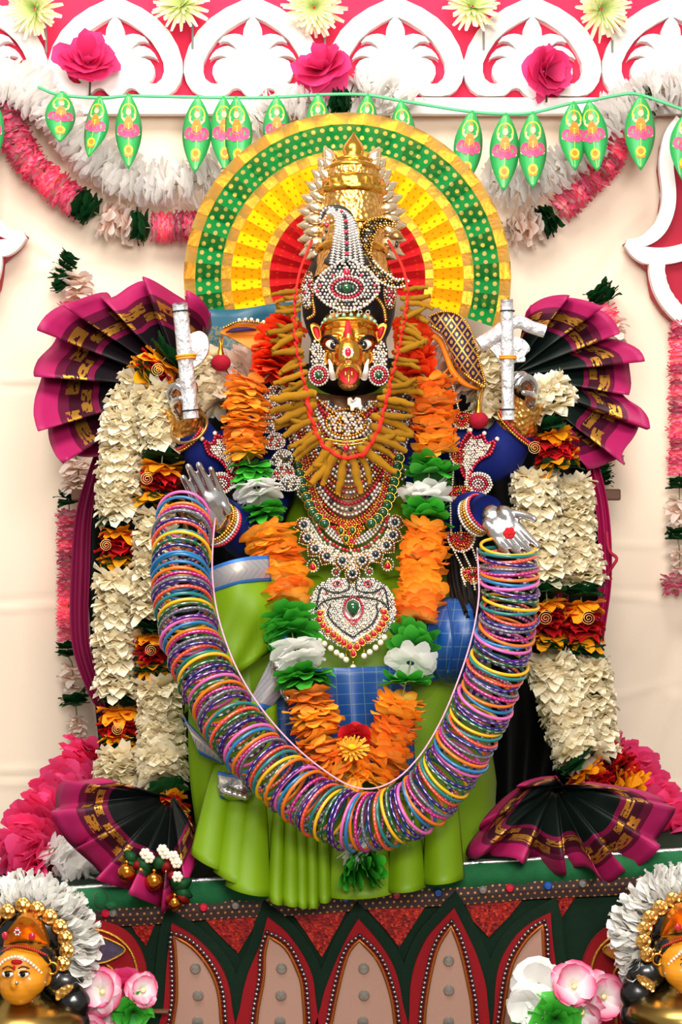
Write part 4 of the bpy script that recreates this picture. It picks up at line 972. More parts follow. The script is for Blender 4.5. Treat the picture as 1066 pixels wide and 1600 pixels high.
# black hair / headdress mass behind the face and over the shoulder
mb = MB(); mb.ball(P(545, 470, -.06), .073, (1, .8, 1.35), 24); mb.ball(P(545, 560, -.07), .062, (1, .6, 1.2), 20); mb.build('hair', blackhair, head, mods=remesh(.005, 4))
mb = MB(); rnd = random.Random(5)
for i in range(26):
    a = rnd.uniform(0, 6.28); r_ = rnd.uniform(4, 22)
    off = (r_*cos(a), r_*.6*sin(a)*.001)
    mb.tube(px_path([(690+off[0]*.6, 640, .0+off[1]), (705+off[0], 760, -.06+off[1]), (716+off[0], 850, -.12+off[1]), (726+off[0]*1.2, 920, -.20+off[1]), (738+off[0]*.8+rnd.uniform(-6, 10), 968+rnd.uniform(-12, 12), -.26+off[1])], n=16), [.007*(1-.5*j/15) for j in range(16)], 6)
mb.build('hair_lock', blackhair, st)
# ------------------------------------------------------------ crown
crown = thing('golden_crown', P(549, 480, -.09), 'tall tiered golden crown with a pointed finial on the statue head', 'crown')
CA, CB = P(548, 500, -.085), P(553, 208, -.045)
ax = (CB-CA); CL = ax.length; MC = Matrix.Translation(CA) @ ax.to_track_quat('Z', 'Y').to_matrix().to_4x4()
hy = lambda py: (500-py)/292*CL
def lat(name, prof, m_, n=40, fl=None): mb = MB(); mb.lathe([(r_*.001, hy(py)) for r_, py in prof], MC, n, fl); return mb.build(name, m_, crown)
lat('shaft', [(60, 440), (56, 425), (54, 410), (52, 402), (50, 385), (50, 372), (49, 350), (48, 330), (48, 312)], goldtex)
lat('rim', [(53, 400), (57, 396), (57, 391), (53, 388)], gold); lat('rim', [(50, 362), (53, 359), (50, 356)], gold)
lat('collar', [(48, 312), (53, 309), (54, 304), (50, 300), (51, 294), (48, 287), (43, 283)], gold, 60, lambda a, i: 1+(.05*sin(a*16+i*1.1) if 1 < i < 6 else 0))
lat('dome', [(43, 284), (44, 278), (41, 268), (35, 260), (28, 254), (20, 249)], goldtex, 48, lambda a, i: 1+.03*sin(a*20))
lat('tier', [(42, 271), (45, 268), (41, 264)], gold); lat('tier', [(31, 258), (34, 255), (29, 252)], gold)
lat('finial', [(17, 250), (19, 247), (14, 244), (16, 240), (17, 235), (14, 227), (8, 218), (3, 211), (.3, 206)], gold)
# ring of metallic leaves on both sides of the crown
leafgold = mat('pale_gold_leaf', 'F0D8B0', .22, .9, bump=.1)
def cleaf(px, py, ang, L, w, y):
    mb = MB(); rows = []
    for i in range(7):
        t = i/6; ww = w*sin(pi*(.12+.86*t))
        cx, cy = px+cos(ang)*L*t, py-sin(ang)*L*t
        rows.append([P(cx-sin(ang)*ww*u, cy-cos(ang)*ww*u, y-.006*(1-u*u)-.008*sin(pi*t)) for u in (-1, -.5, 0, .5, 1)])
    mb.grid(rows); mb.build('metal_leaf', leafgold, crown, solid=.001)
for sx in (-1, 1):
    for rr, (L, w, y0) in enumerate(((46, 11, -.045), (36, 9.5, -.058))):
        for i in range(9):
            t = (i+.5*rr)/8.5; py = lerp(262, 388, t); x0 = 550+sx*(lerp(26, 40, min(1, t*1.6))); a = lerp(62, -28, t)
            cleaf(x0, py, R(a if sx > 0 else 180-a), L*lerp(.8, 1.0, min(1, t*2)), w, y0)
# ------------------------------------------------------------ foil-wrapped weapons
k = NT('crinkled_white_foil'); nz = k.noise(55, 6); k.b.inputs['Base Color'].default_value = hexc('DCDCDE'); k.b.inputs['Metallic'].default_value = .6; k.b.inputs['Roughness'].default_value = .38; k.bump(nz, 1.0, .012); wfoil = k.m
orthread = mat('orange_thread', 'E09020', .8); dkthread = mat('dark_thread', '23262E', .8)
def rod(root, a, b, r, bump=.04, name='rod', n=26, m_=wfoil):
    mb = MB(); A, B = P(*a), P(*b)
    mb.tube([A.lerp(B, i/(n-1)) for i in range(n)], [r*.001*(1+bump*noise.noise((i*.9, r, a[0]))) for i in range(n)], 14); return mb.build(name, m_, root)
def ring(root, c, r, tr, m_, d=(0, 0, 1), name='thread', sq=1.0):
    mb = MB(); z = Vector(d).normalized(); x = z.orthogonal().normalized(); y = z.cross(x)
    mb.tube([P(*c)+x*(r*cos(2*pi*i/20))+y*(r*sq*sin(2*pi*i/20)) for i in range(20)], tr, 6, closed=True); return mb.build(name, m_, root)
w1 = thing('wrapped_pestle', P(300, 655, -.16), 'silver foil wrapped rod with rounded blade held in the left raised hand', 'rod')
rod(w1, (281, 474, -.165), (299, 654, -.165), 11.5); dv = P(299, 654, -.165)-P(281, 474, -.165)
for t in (.07, .93): 
    q = (lerp(281, 299, t), lerp(474, 654, t), -.165); ring(w1, q, .0122, .0012, dkthread, dv)
ring(w1, (291, 560, -.165), .0135, .0018, orthread, dv); ring(w1, (291, 556, -.165), .0140, .0018, orthread, dv)
bl_ = [(296, 522), (312, 517), (324, 526), (326, 545), (318, 562), (304, 574), (294, 570), (288, 548)]
mb = MB(); mb.prism(smo(bl_, 32), [], -.158, .016); mb.build('blade', wfoil, w1, bevel=.006)
w2 = thing('wrapped_plough', P(793, 655, -.16), 'silver foil wrapped plough with crosspiece held in the right raised hand', 'plough')
rod(w2, (792, 468, -.165), (794, 656, -.165), 9.5); dv = Vector((0, 0, 1))
mb = MB(); w_ = px_path([(796, 506, -.155), (812, 503, -.155), (830, 511, -.155), (852, 518, -.155)], n=20); mb.tube(w_, [.0095*(1+.06*noise.noise((i*.9, 1, 1))) for i in range(20)], 12); mb.build('crosspiece', wfoil, w2)
mb = MB(); w_ = px_path([(788, 512, -.155), (775, 524, -.155), (762, 532, -.155), (749, 540, -.155)], n=20); mb.tube(w_, [.0115*(1+.06*noise.noise((i*.9, 3, 1))) for i in range(20)], 12); mb.build('crosspiece', wfoil, w2)
ff = [(766, 545), (780, 530), (800, 526), (818, 530), (829, 545), (820, 556), (822, 564), (806, 566), (796, 570), (782, 568), (776, 556)]
mb = MB(); mb.prism(smo(ff, 36), [], -.155, .012); mb.build('foil_wrap', wfoil, w2, bevel=.004)
for q in ((793, 486), (793, 640)): ring(w2, q+(-.165,), .0102, .0012, dkthread, dv)
ring(w2, (794, 557, -.165), .0115, .0016, orthread, dv); ring(w2, (794, 560, -.165), .0118, .0016, orthread, dv)
# ------------------------------------------------------------ jewellery
sil = mat('crystal_silver', 'E9E4DC', .2, .75, var=.15, ns=200); rub = gemc['red']; emer = mat('emerald_stone', '0B4A22', .12, .1, coat=.9)
sapp = mat('dark_teal_stone', '142C30', .1, .3, coat=.9); pearl = mat('cream_pearl', 'EADCC2', .25, .1, coat=.6); antq = mat('antique_gold', 'B08A50', .3, .9, var=.35, ns=200)
JM = [sil, rub, emer, sapp, pearl, antq, gold]
SI, RU, EM, SA, PE, AG, GO = range(7)
def CH(px, py): return -.122+.055*((px-545)/100)**2-.045*max(0, (py-640)/300)
def bd(mb, px, py, y, r, mi, sq=None): mb.mi = mi; mb.bead(P(px, py, y), r*.001, sq)
def row(mb, pts, y, r, mi, gap=None, surf=False, dy=0):
    """beads along a pixel polyline"""
    pp = cr([Vector((a, b, 0)) for a, b in pts], max(2, int(plen([Vector((a, b, 0)) for a, b in pts])/(gap or 2*r))+1))
    for i, p in enumerate(pp):
        m_ = mi[i % len(mi)] if isinstance(mi, (list, tuple)) else mi
        bd(mb, p.x, p.y, (CH(p.x, p.y)+dy) if surf else y, r, m_)
def ell(cx, cy, rx, ry, n=40, a0=0, a1=6.2832): return [(cx+rx*cos(lerp(a0, a1, i/n)), cy+ry*sin(lerp(a0, a1, i/n))) for i in range(n+1)]
def drop(mb, px, py, y, L, w, ang, mi, rim=None):
    """flat tear drop jewel with its point along ang"""
    q = [(px+cos(ang)*L*a-sin(ang)*w*b, py+sin(ang)*L*a+cos(ang)*w*b) for a, b in ((1, 0), (.45, .62), (-.1, 1), (-.62, .8), (-.9, 0), (-.62, -.8), (-.1, -1), (.45, -.62))]
    c = len(mb.v); mb.mi = mi
    for a, b in q: mb.vert(P(a, b, y))
    for a, b in q: mb.vert(P(lerp(px, a, .55), lerp(py, b, .55), y-w*.0007))
    for a, b in q: mb.vert(P(a, b, y+.003))
    for i in range(8):
        j = (i+1) % 8; mb.face((c+i, c+j, c+8+j, c+8+i)); mb.face((c+16+i, c+16+j, c+j, c+i))
    mb.face([c+8+i for i in range(8)])
    if rim is not None:
        mb.mi = rim; mb.tube([P(lerp(px, a, 1.12), lerp(py, b, 1.12), y+.0008) for a, b in q], .0011, 5, closed=True)
def inside(p, poly):
    x, y = p; c = False
    for (x1, y1), (x2, y2) in zip(poly, poly[1:]+poly[:1]):
        if (y1 > y) != (y2 > y) and x < (x2-x1)*(y-y1)/(y2-y1)+x1: c = not c
    return c
def fill(mb, poly, yf, r, step, mis, seed=0, jit=.35, holes=()):
    rnd = random.Random(seed); xs = [q[0] for q in poly]; ys = [q[1] for q in poly]; y = min(ys); k_ = 0
    while y < max(ys):
        x = min(xs)+(step/2 if k_ % 2 else 0)
        while x < max(xs):
            q = (x+rnd.uniform(-jit, jit)*step, y+rnd.uniform(-jit, jit)*step)
            if inside(q, poly) and not any(inside(q, h) for h in holes): bd(mb, q[0], q[1], yf(*q) if callable(yf) else yf, r*rnd.uniform(.8, 1.15), rnd.choice(mis))
            x += step
        y += step*.87; k_ += 1
def plate(root, poly, y, m_, name='backing', th=.003, surf=False, dy=0):
    mb = MB(); mb.prism(poly, [], y if not surf else 0, th, bulge=(lambda a, b: CH(a, b)+dy) if surf else None); return mb.build(name, m_, root)
# --- eye brooch with paisley plume on the crown
YC = -.152
b1 = thing('plume_brooch', P(542, 480, YC), 'silver crystal plume brooch with a green eye centre on the crown front', 'brooch')
med = [(542, 402), (560, 412), (578, 424), (590, 440), (592, 455), (582, 468), (566, 480), (542, 486), (520, 480), (502, 468), (492, 452), (496, 438), (508, 424), (526, 412)]
plume = [(512, 400), (522, 375), (527, 352), (526, 338), (518, 332), (508, 335), (502, 346), (498, 344), (500, 330), (512, 321), (530, 320), (546, 328), (556, 345), (560, 370), (568, 395), (576, 412), (542, 420), (506, 412)]
plate(b1, smo(med, 40), YC+.004, mat('dark_silver', '5A5654', .4, .8)); plate(b1, smo(plume, 50), YC+.004, mat('dark_silver', '5A5654'))
mb = MB(); eyeh = ell(542, 450, 25, 17)
fill(mb, med, YC-.001, 2.6, 6.0, [SI, SI, SI, SI, SI, PE], 3, .15, [eyeh])
row(mb, med+[med[0]], YC-.002, 2.8, [SI, SI, SI, PE], 5.5)
row(mb, ell(542, 450, 23, 15), YC-.003, 2.6, RU, 5); row(mb, ell(542, 450, 17, 10.5), YC-.003, 2.3, SI, 4.5); row(mb, ell(542, 450, 28, 19), YC-.002, 2.4, SI, 4.7)
mb.mi = EM; mb.ball(P(542, 450, YC-.003), .0075, (1, .7, 1), 12)
for dx in (-10, 10): mb.ball(P(542+dx, 450, YC-.002), .0045, (.5, .6, 1.2), 8)
mb.mi = RU; mb.ball(P(542, 425, YC-.002), .0055, (1, .7, 1), 10); mb.mi = SA; mb.ball(P(542, 472, YC-.002), .004, (1, .7, 1), 8)
for q in range(8): bd(mb, 542+9*cos(q*.785), 425+8*sin(q*.785), YC-.001, 2, SA if q % 2 else SI)
for cx, cy in ((500, 446), (586, 446), (496, 455), (590, 456), (520, 430), (565, 430)): bd(mb, cx, cy, YC-.003, 3, RU)
mid = cr([Vector((a, b, 0)) for a, b in ((542, 405), (542, 380), (541, 358), (540, 342), (534, 330), (522, 326))], 22)
for i, p in enumerate(mid):
    w = lerp(24, 9, i/21)
    if i % 2 == 0: bd(mb, p.x, p.y, YC-.004, 3.4 if i < 18 else 2.6, RU if i % 4 else SA)
    for sx in (-1, 1):
        for k_ in range(3): bd(mb, p.x+sx*(5+(w-5)*k_/2), p.y+(k_*2.6+1), YC-.002+.001*k_, 2.5, SI, (1.9, 1, .85))
row(mb, [(520, 325), (510, 325), (502, 333), (500, 344)], YC-.002, 2.6, SI); row(mb, [(522, 332), (512, 334), (508, 342)], YC-.002, 2.2, SI)
row(mb, [(495, 346), (508, 348), (518, 345)], YC-.001, 2.4, SI); bd(mb, 511, 352, YC-.002, 4, RU); bd(mb, 510, 361, YC-.002, 3, SA); bd(mb, 507, 368, YC-.002, 2, SI); bd(mb, 505, 374, YC-.002, 3, SA, (.7, .7, 1.5))
for cx in (519, 530, 563, 575): row(mb, ell(cx, 488, 3, 3, 8), YC-.001, 1.1, SI); 
mb.build('stones', JM, b1)
# --- antique crescent brooch
b2 = thing('crescent_brooch', P(620, 440, -.13), 'antique gold crescent brooch hooked on the right of the crown', 'brooch')
cre = [(563, 356), (576, 344), (596, 340), (614, 345), (618, 354), (604, 352), (592, 358), (584, 372), (580, 392), (584, 408), (600, 424), (618, 436), (634, 436), (638, 440), (630, 448), (612, 448), (594, 440), (578, 424), (566, 402), (561, 378)]
plate(b2, smo(cre, 60), -.128, mat('dark_gold', '4A3A20', .4, .8), th=.006)
mb = MB(); fill(mb, smo(cre, 60), lambda a, b: -.131, 2.2, 4.8, [AG, AG, GO, SI, AG, SA], 6, .25); row(mb, cre[:10], -.132, 2.2, GO, 4.2); row(mb, cre[9:], -.132, 2.4, PE, 5)
row(mb, [(617, 354), (619, 364)], -.131, 1.6, GO)
mb.mi = AG; mb.lathe([(.001, .012), (.008, .006), (.011, 0), (.009, -.002), (.001, -.002)], Matrix.Translation(P(620, 372, -.131)), 16); bd(mb, 620, 382, -.131, 4, SA, (.8, .8, 1.5))
mb.build('stones', JM, b2)
# --- ear drops and side chains of the headdress
def ear_set(sx, lab):
    root = thing('jewelled_ear_ornament', P(545+sx*48, 600, -.14), lab, 'earring')
    strip_ = [(545+sx*66, 425), (545+sx*58, 428), (545+sx*55, 455), (545+sx*60, 480), (545+sx*70, 478), (545+sx*74, 450)]
    mb = MB(); fill(mb, strip_, -.125, 2.4, 4.6, [SI, SI, SI, RU], 8+sx, .2)
    row(mb, strip_+[strip_[0]], -.126, 1.9, AG, 3.8)
    mb.build('side_strip', JM, root); mb = MB()
    low = [(545+sx*38, 545), (545+sx*52, 530), (545+sx*60, 545), (545+sx*58, 580), (545+sx*44, 590), (545+sx*36, 570)]
    fill(mb, low, -.155, 2.3, 4.5, [SI, SI, SI, SI, PE], 4+sx, .2)
    c = (545+sx*47, 586)
    for rr, mi, cnt in ((15, SI, 22), (11, RU, 16), (7, SI, 11)):
        for q in range(cnt): bd(mb, c[0]+rr*cos(6.283*q/cnt), c[1]+rr*1.05*sin(6.283*q/cnt), -.158-.0006*(15-rr), 2.5 if rr > 7 else 2, mi)
    mb.mi = EM; mb.ball(P(c[0], c[1], -.166), .0055, (1, .7, 1), 10)
    mb.build('stones', JM, root); mb = MB()
    row(mb, [(545+sx*56, 470), (545+sx*54, 490), (545+sx*64, 498)] if sx < 0 else [(545+sx*40, 460), (545+sx*54, 480), (545+sx*58, 500)], -.14, 3, [GO, AG], 3.6)
    mb.build('gold_chain', JM, root)
    plate(root, smo(low, 24), -.152, mat('dark_gold', '4A3A20', .4, .8)); mb = MB(); mb.lathe([(.0, 0), (.017, 0), (.017, .004), (0, .004)], Matrix.Translation(P(c[0], c[1], -.153)) @ Matrix.Rotation(pi/2, 4, 'X'), 20); mb.build('disc', mat('dark_gold', '4A3A20'), root)
ear_set(-1, 'crystal ear ornament with green and red disc left of the boar face'); ear_set(1, 'crystal ear ornament with green and red disc right of the boar face')
# --- bib necklace
bib = thing('bib_necklace', P(545, 795, -.15), 'wide bib necklace of crystals, rubies and gold covering the statue chest', 'necklace')
U = lambda rx, top, bot, ex=2.2, n=36: [(545+rx*s_, bot-(bot-top)*abs(s_)**ex) for s_ in [(-1+2*i/n) for i in range(n+1)]]
outer = U(112, 612, 822, 2.0); mb = MB()
mb_pl = MB(); rows = []
for i in range(37):
    a = outer[i]; top = 606+14*(1-abs(i/18-1)); rows.append([P(a[0], lerp(top, a[1], j/10), CH(a[0], lerp(top, a[1], j/10))) for j in range(11)])
mb_pl.grid(rows); mb_pl.build('backing', mat('bib_gold_mesh', '5A3A20', .45, .6, var=.4, ns=200), bib, solid=.003)
pal = [([SI, SI, SI], 3.0), ([RU, GO], 2.7), ([SI, SI, PE], 3.2), ([SI, SA, SI, SI, SI], 3.6), ([RU, RU], 3.0), ([GO, AG], 2.6), ([SI, SI, RU, SI], 3.0), ([GO, RU, GO], 2.6), ([SI, SI], 3.0), ([SI, SA, SI, SI], 3.4), ([RU, SI], 2.8), ([AG, SI], 3)]
for k_ in range(22):
    f = k_/21; mi, r_ = pal[k_ % len(pal)]
    row(mb, U(lerp(112, 32, f), lerp(622, 628, f), lerp(822, 640, f), 2.0), 0, r_, mi, 2*r_-.4, True, -.004)
for sx in (-1, 1):
    for px, py, r_ in ((82, 740, 7), (80, 700, 7), (84, 660, 6), (86, 645, 6), (72, 770, 6), (50, 790, 6), (92, 622, 6), (30, 660, 4), (60, 690, 5)):
        x = 545+sx*px; mb.mi = SA; mb.ball(P(x, py, CH(x, py)-.010), r_*.00075, (1, .6, 1), 10)
        for q in range(9): bd(mb, x+r_*1.25*cos(q*.698), py+r_*1.25*sin(q*.698), CH(x, py)-.009, 2.7, SI)
mb.build('stones', JM, bib)
# choker with oval pendant and a small ivory charm
ck = thing('gold_choker', P(541, 680, -.15), 'gold choker with an oval crystal pendant and ivory charm at the throat', 'necklace')
mb = MB(); row(mb, [(492, 618), (515, 640), (541, 652), (570, 642), (600, 616)], 0, 3.2, [GO, SI], 5.4, True, -.014); row(mb, [(490, 624), (512, 648), (541, 664), (572, 650), (603, 622)], 0, 3, RU, 5.6, True, -.012)
fill(mb, ell(541, 660, 29, 19, 24)[:-1], lambda a, b: CH(a, b)-.018, 3, 5.4, [SI, GO, PE, SI], 9, .2); row(mb, ell(541, 660, 31, 21), 0, 2.4, GO, 4.2, True, -.018); row(mb, ell(541, 660, 36, 25, 40, .1, 3.04), 0, 2.6, PE, 5.6, True, -.016)
mb.mi = GO; mb.tube(px_path([(505, 685, -.155), (541, 690, -.16), (580, 684, -.155)], n=12), .0016, 6); mb.tube(px_path([(503, 690, -.155), (541, 695, -.16), (582, 689, -.155)], n=12), .0014, 6)
bd(mb, 541, 700, -.165, 5.5, RU, (.9, .7, 1.2)); bd(mb, 545, 716, -.162, 4.5, SA); row(mb, ell(541, 694, 5, 8, 14), -.162, 1.5, GO, 2.6)
mb.build('stones', JM, ck)
iv = [(543, 622), (549, 620), (552, 626), (556, 620), (564, 622), (566, 640), (562, 641), (560, 636), (554, 637), (553, 642), (548, 642), (547, 634), (543, 632)]
mb = MB(); mb.prism(iv, [], -.160, .008); mb.build('ivory_charm', mat('ivory_charm', 'FAF4E4', .3, .1), ck, bevel=.0015)
# emerald disc necklace
en = thing('emerald_necklace', P(545, 855, -.16), 'long necklace of round green stones with a three drop filigree pendant', 'necklace')
arc = [(462, 716), (468, 738), (474, 760), (481, 782), (490, 802), (504, 816), (522, 824), (545, 828), (568, 824), (586, 814), (599, 800), (608, 782), (614, 760), (619, 738), (624, 716)]
mb = MB(); ap = cr([Vector((a, b, 0)) for a, b in arc], 25)
for i, p in enumerate(ap):
    if 10 <= i <= 14: continue
    y = CH(p.x, p.y)-.016; mb.mi = EM; mb.lathe([(0, .0035), (.0055, .003), (.0074, .0008), (.0076, -.002)], Matrix.Translation(P(p.x, p.y, y)) @ Matrix.Rotation(pi/2, 4, 'X'), 12); mb.mi = GO; mb.tube([P(p.x+8*cos(q*.5236), p.y+8*sin(q*.5236), y+.0005) for q in range(12)], .0011, 5, closed=True)
for off, mi in ((9, [GO, RU]), (13, [RU, GO]), (17, GO)):
    row(mb, [(545+(a-545)*(1-off/85), b-off*.75) for a, b in arc], 0, 2.2, mi, 4.2, True, -.013)
tri = [(516, 822), (545, 816), (572, 822), (560, 842), (548, 858), (536, 846)]
fill(mb, tri, lambda a, b: CH(a, b)-.014, 2.2, 4, [GO, RU, GO], 12, .2)
for px, py in ((533, 830), (551, 829), (541, 842)): drop(mb, px, py, CH(px, py)-.018, 6.5, 4.6, pi/2, EM, GO)
mb.build('stones', JM, en)
# silver scalloped necklace
sn = thing('scalloped_necklace', P(550, 910, -.17), 'silver crystal necklace with a scalloped edge of dark cabochons', 'necklace')
cab = [(475, 820), (481, 840), (493, 857), (511, 869), (535, 876), (566, 875), (587, 866), (604, 852), (614, 836), (617, 816), (551, 896)]
mb = MB(); fan_poly = [(482, 806), (500, 840), (530, 860), (548, 865), (575, 858), (600, 835), (612, 802), (622, 806), (612, 850), (580, 880), (550, 892), (515, 880), (486, 850), (472, 810)]
fill(mb, fan_poly, lambda a, b: CH(a, b)-.010, 2.8, 4.8, [SI, SI, SI, PE], 15, .2)
inner = [(496, 808), (512, 832), (530, 846), (548, 850), (568, 846), (588, 830), (602, 804)]
row(mb, [(490, 810), (505, 838), (528, 854), (548, 860), (572, 854), (594, 834), (608, 804)], 0, 3.0, [RU, RU, SI], 5.8, True, -.013)
for k_ in range(3): row(mb, [(lerp(a, 548, .06*k_), b-4*k_) for a, b in inner], 0, 2.8, SI, 5.2, True, -.011)
for i, (px, py) in enumerate(cab):
    y = CH(px, py)-.015; ang = atan2(py-800, px-548); pts = [(px+cos(ang)*16, py+sin(ang)*16), (px+cos(ang+1.0)*12, py+sin(ang+1.0)*12), (px+cos(ang+2)*11, py+sin(ang+2)*11), (px-cos(ang)*9, py-sin(ang)*9), (px+cos(ang-2)*11, py+sin(ang-2)*11), (px+cos(ang-1)*12, py+sin(ang-1)*12)]
    pl_ = smo(pts, 18); pl_[0] = pts[0]
    mb.mi = AG; mb.prism(pl_, [], y+.002, .003); row(mb, pl_+[pl_[0]], y+.0005, 1.7, [SI, GO], 3.2)
    for q in range(9): bd(mb, px+6.8*cos(q*.698), py+6.8*sin(q*.698), y, 2.6, SI)
    mb.mi = SA; mb.ball(P(px, py, y-.001), .0046, (1, .7, 1), 10)
for px, py in ((489, 886), (606, 884)):
    drop(mb, px, py, CH(px, py)-.012, 7, 5, -pi/2, RU, GO); row(mb, ell(px, py-2, 9, 10, 16), 0, 1.9, SI, 4, True, -.012)
for px, py in ((525, 894), (577, 893)): row(mb, ell(px, py, 6, 6, 10), 0, 2, SI, 4, True, -.012); bd(mb, px, py, CH(px, py)-.014, 3, RU)
mb.build('stones', JM, sn)
# peacock pendant
pp_ = thing('peacock_pendant', P(551, 1045, -.255), 'large heart-shaped silver pendant with green tear stone, ruby drops and pearls', 'pendant')
YPd = -.255
ho = [(549, 916), (540, 905), (522, 902), (505, 910), (492, 920), (484, 940), (481, 962), (490, 980), (506, 994), (524, 1006), (540, 1014), (551, 1020), (563, 1012), (582, 1004), (600, 992), (614, 976), (620, 958), (616, 938), (608, 920), (596, 910), (578, 902), (560, 905)]
plate(pp_, smo(ho, 70), YPd+.003, mat('pale_silver_plate', 'CFC6BA', .35, .7), th=.005)
tear = [(552, 912), (575, 935), (590, 955), (584, 975), (566, 988), (551, 998), (536, 988), (518, 976), (512, 955), (528, 935)]
mb = MB(); fill(mb, smo(ho, 70), YPd-.0005, 1.9, 3.5, [SI, SI, SI, PE], 21, .2, [ell(552, 952, 17, 20)])
blk = mat('black_bead', '111010', .25, coat=.5); JM2 = JM+[blk]; BK = 7
for c in (((545, 905), (545, 920), (530, 926), (514, 924), (503, 918), (498, 930), (494, 952)), ((557, 905), (557, 920), (572, 926), (588, 924), (599, 918), (604, 930), (608, 952)),
          ((494, 952), (506, 940), (528, 934), (552, 932), (576, 934), (596, 940), (608, 952)), ((516, 945), (513, 960), (524, 976), (540, 988), (551, 995), (562, 988), (580, 976), (590, 960), (588, 945))):
    row(mb, c, YPd-.002, 1.9, BK, 3.3)
row(mb, [(508, 962), (520, 982), (536, 994), (551, 1002), (566, 994), (584, 982), (596, 962)], YPd-.002, 2.3, PE, 4.2)
for sx in (-1, 1): row(mb, ell(551+sx*24, 912, 6, 4, 14), YPd-.002, 1.7, RU, 3.4); bd(mb, 551+sx*24, 912, YPd-.002, 2.6, BK); bd(mb, 551+sx*42, 928, YPd-.002, 2.2, RU)
row(mb, ell(552, 951, 15, 18)[:-1], YPd-.0025, 1.9, RU, 3.8); row(mb, [(540, 962), (546, 970), (552, 976), (558, 970), (564, 962)], YPd-.0025, 1.9, RU, 3.6)
drop(mb, 552, 951, YPd-.002, 15, 10, pi/2, EM, SI)
rd = [(501, 958), (500, 968), (505, 977), (513, 985), (522, 992), (530, 998), (538, 1004), (547, 1010), (552, 1021), (558, 1010), (566, 1003), (575, 997), (584, 990), (592, 983), (598, 975), (602, 966), (600, 956)]
for px, py in rd: drop(mb, px, py, YPd-.004, 6.4, 4.4, atan2(932-py, 551-px), RU, GO)
mb.build('stones', JM2, pp_)
mb = MB()
for px, py in ((493, 993), (499, 1000), (507, 1006), (517, 1013), (526, 1020), (534, 1025), (541, 1031), (552, 1043), (569, 1025), (578, 1019), (587, 1012), (595, 1004), (601, 996)): mb.ball(P(px, py, YPd), .0047, (1, 1, 1), 10)
mb.build('pearls', pearl, pp_)
mb = MB(); mb.mi = 0
for px, py in ((541, 1031), (552, 1043), (569, 1025)): mb.tube([P(px, py-6, YPd), P(px, py-14, YPd)], .0008, 5)
mb.build('pearl_links', gold, pp_)
# floral strip on the left of the bib
fs = thing('floral_chain', P(440, 750, -.13), 'chain of silver leaf-shaped crystal pieces along the left of the bib', 'necklace')
mb = MB()
for i, (px, py, ang) in enumerate(((428, 616, 2.9), (422, 642, 2.5), (418, 664, 2.6), (428, 690, 2.5), (440, 716, 2.9), (442, 738, 2.4), (452, 755, 2.2))):
    y = -.128
    pl_ = smo([(px-20, py+8), (px-4, py-12), (px+14, py-9), (px+16, py+6), (px, py+12)], 20); mb.mi = AG; mb.prism(pl_, [], y+.002, .003); fill(mb, pl_, y, 2.3, 4.3, [SI, SI, SI, SI, RU if i % 2 else SA], 30+i, .2); row(mb, pl_+[pl_[0]], y-.0008, 1.8, SI, 3.5)
mb.build('stones', JM, fs)
# pearl chain with crimson crescents on the right
pc = thing('pearl_chain', P(735, 930, -.12), 'pearl strand with gold and crimson crescent plaques hanging on the right', 'necklace')
mb = MB(); cres = [(722, 650, 17, -.10), (719, 708, 16, -.115), (718, 766, 19, -.13), (721, 838, 21, -.16), (738, 893, 17, -.20)]
for i, (px, py, r_, y) in enumerate(cres):
    half = ell(px, py, r_, r_*1.15, 20, -.15, 3.29); poly = half
    mb.mi = RU; mb.prism(poly, [], y+.002, .003); fill(mb, poly, y, 2.0, 4, [RU, GO, RU, AG], 40+i, .2); row(mb, half, y-.001, 2.1, PE, 4.2); row(mb, [half[0], (px, py-6), half[-1]], y-.001, 1.8, GO, 3.6); mb.mi = EM; mb.ball(P(px, py+3, y-.002), .003, (1, .7, 1), 8)
    row(mb, ell(px, py+5, r_*.6, r_*.7, 16, 0, 3.14), y-.002, 1.6, GO, 3.4)
    if i < 4:
        nx, ny, nr, nyy = cres[i+1]
        for o in (-.75, 0, .75) if i > 1 else (-.6, .6):
            for k_ in range(int((ny-py-r_*.8)/3.6)+1):
                t = k_/max(1, int((ny-py-r_*.8)/3.6)); bd(mb, lerp(px+o*r_, nx+o*nr, t), lerp(py+r_*.9*sqrt(1-o*o*.8), ny-2, t), lerp(y, nyy, t), 1.8, PE)
row(mb, [(706, 596), (712, 620), (718, 645)], -.09, 1.8, PE, 3.6); row(mb, [(724, 905), (732, 930), (742, 950)], -.21, 2.0, PE, 4); row(mb, [(740, 905), (744, 930), (748, 945)], -.21, 2.0, PE, 4)
mb.build('stones', JM, pc)
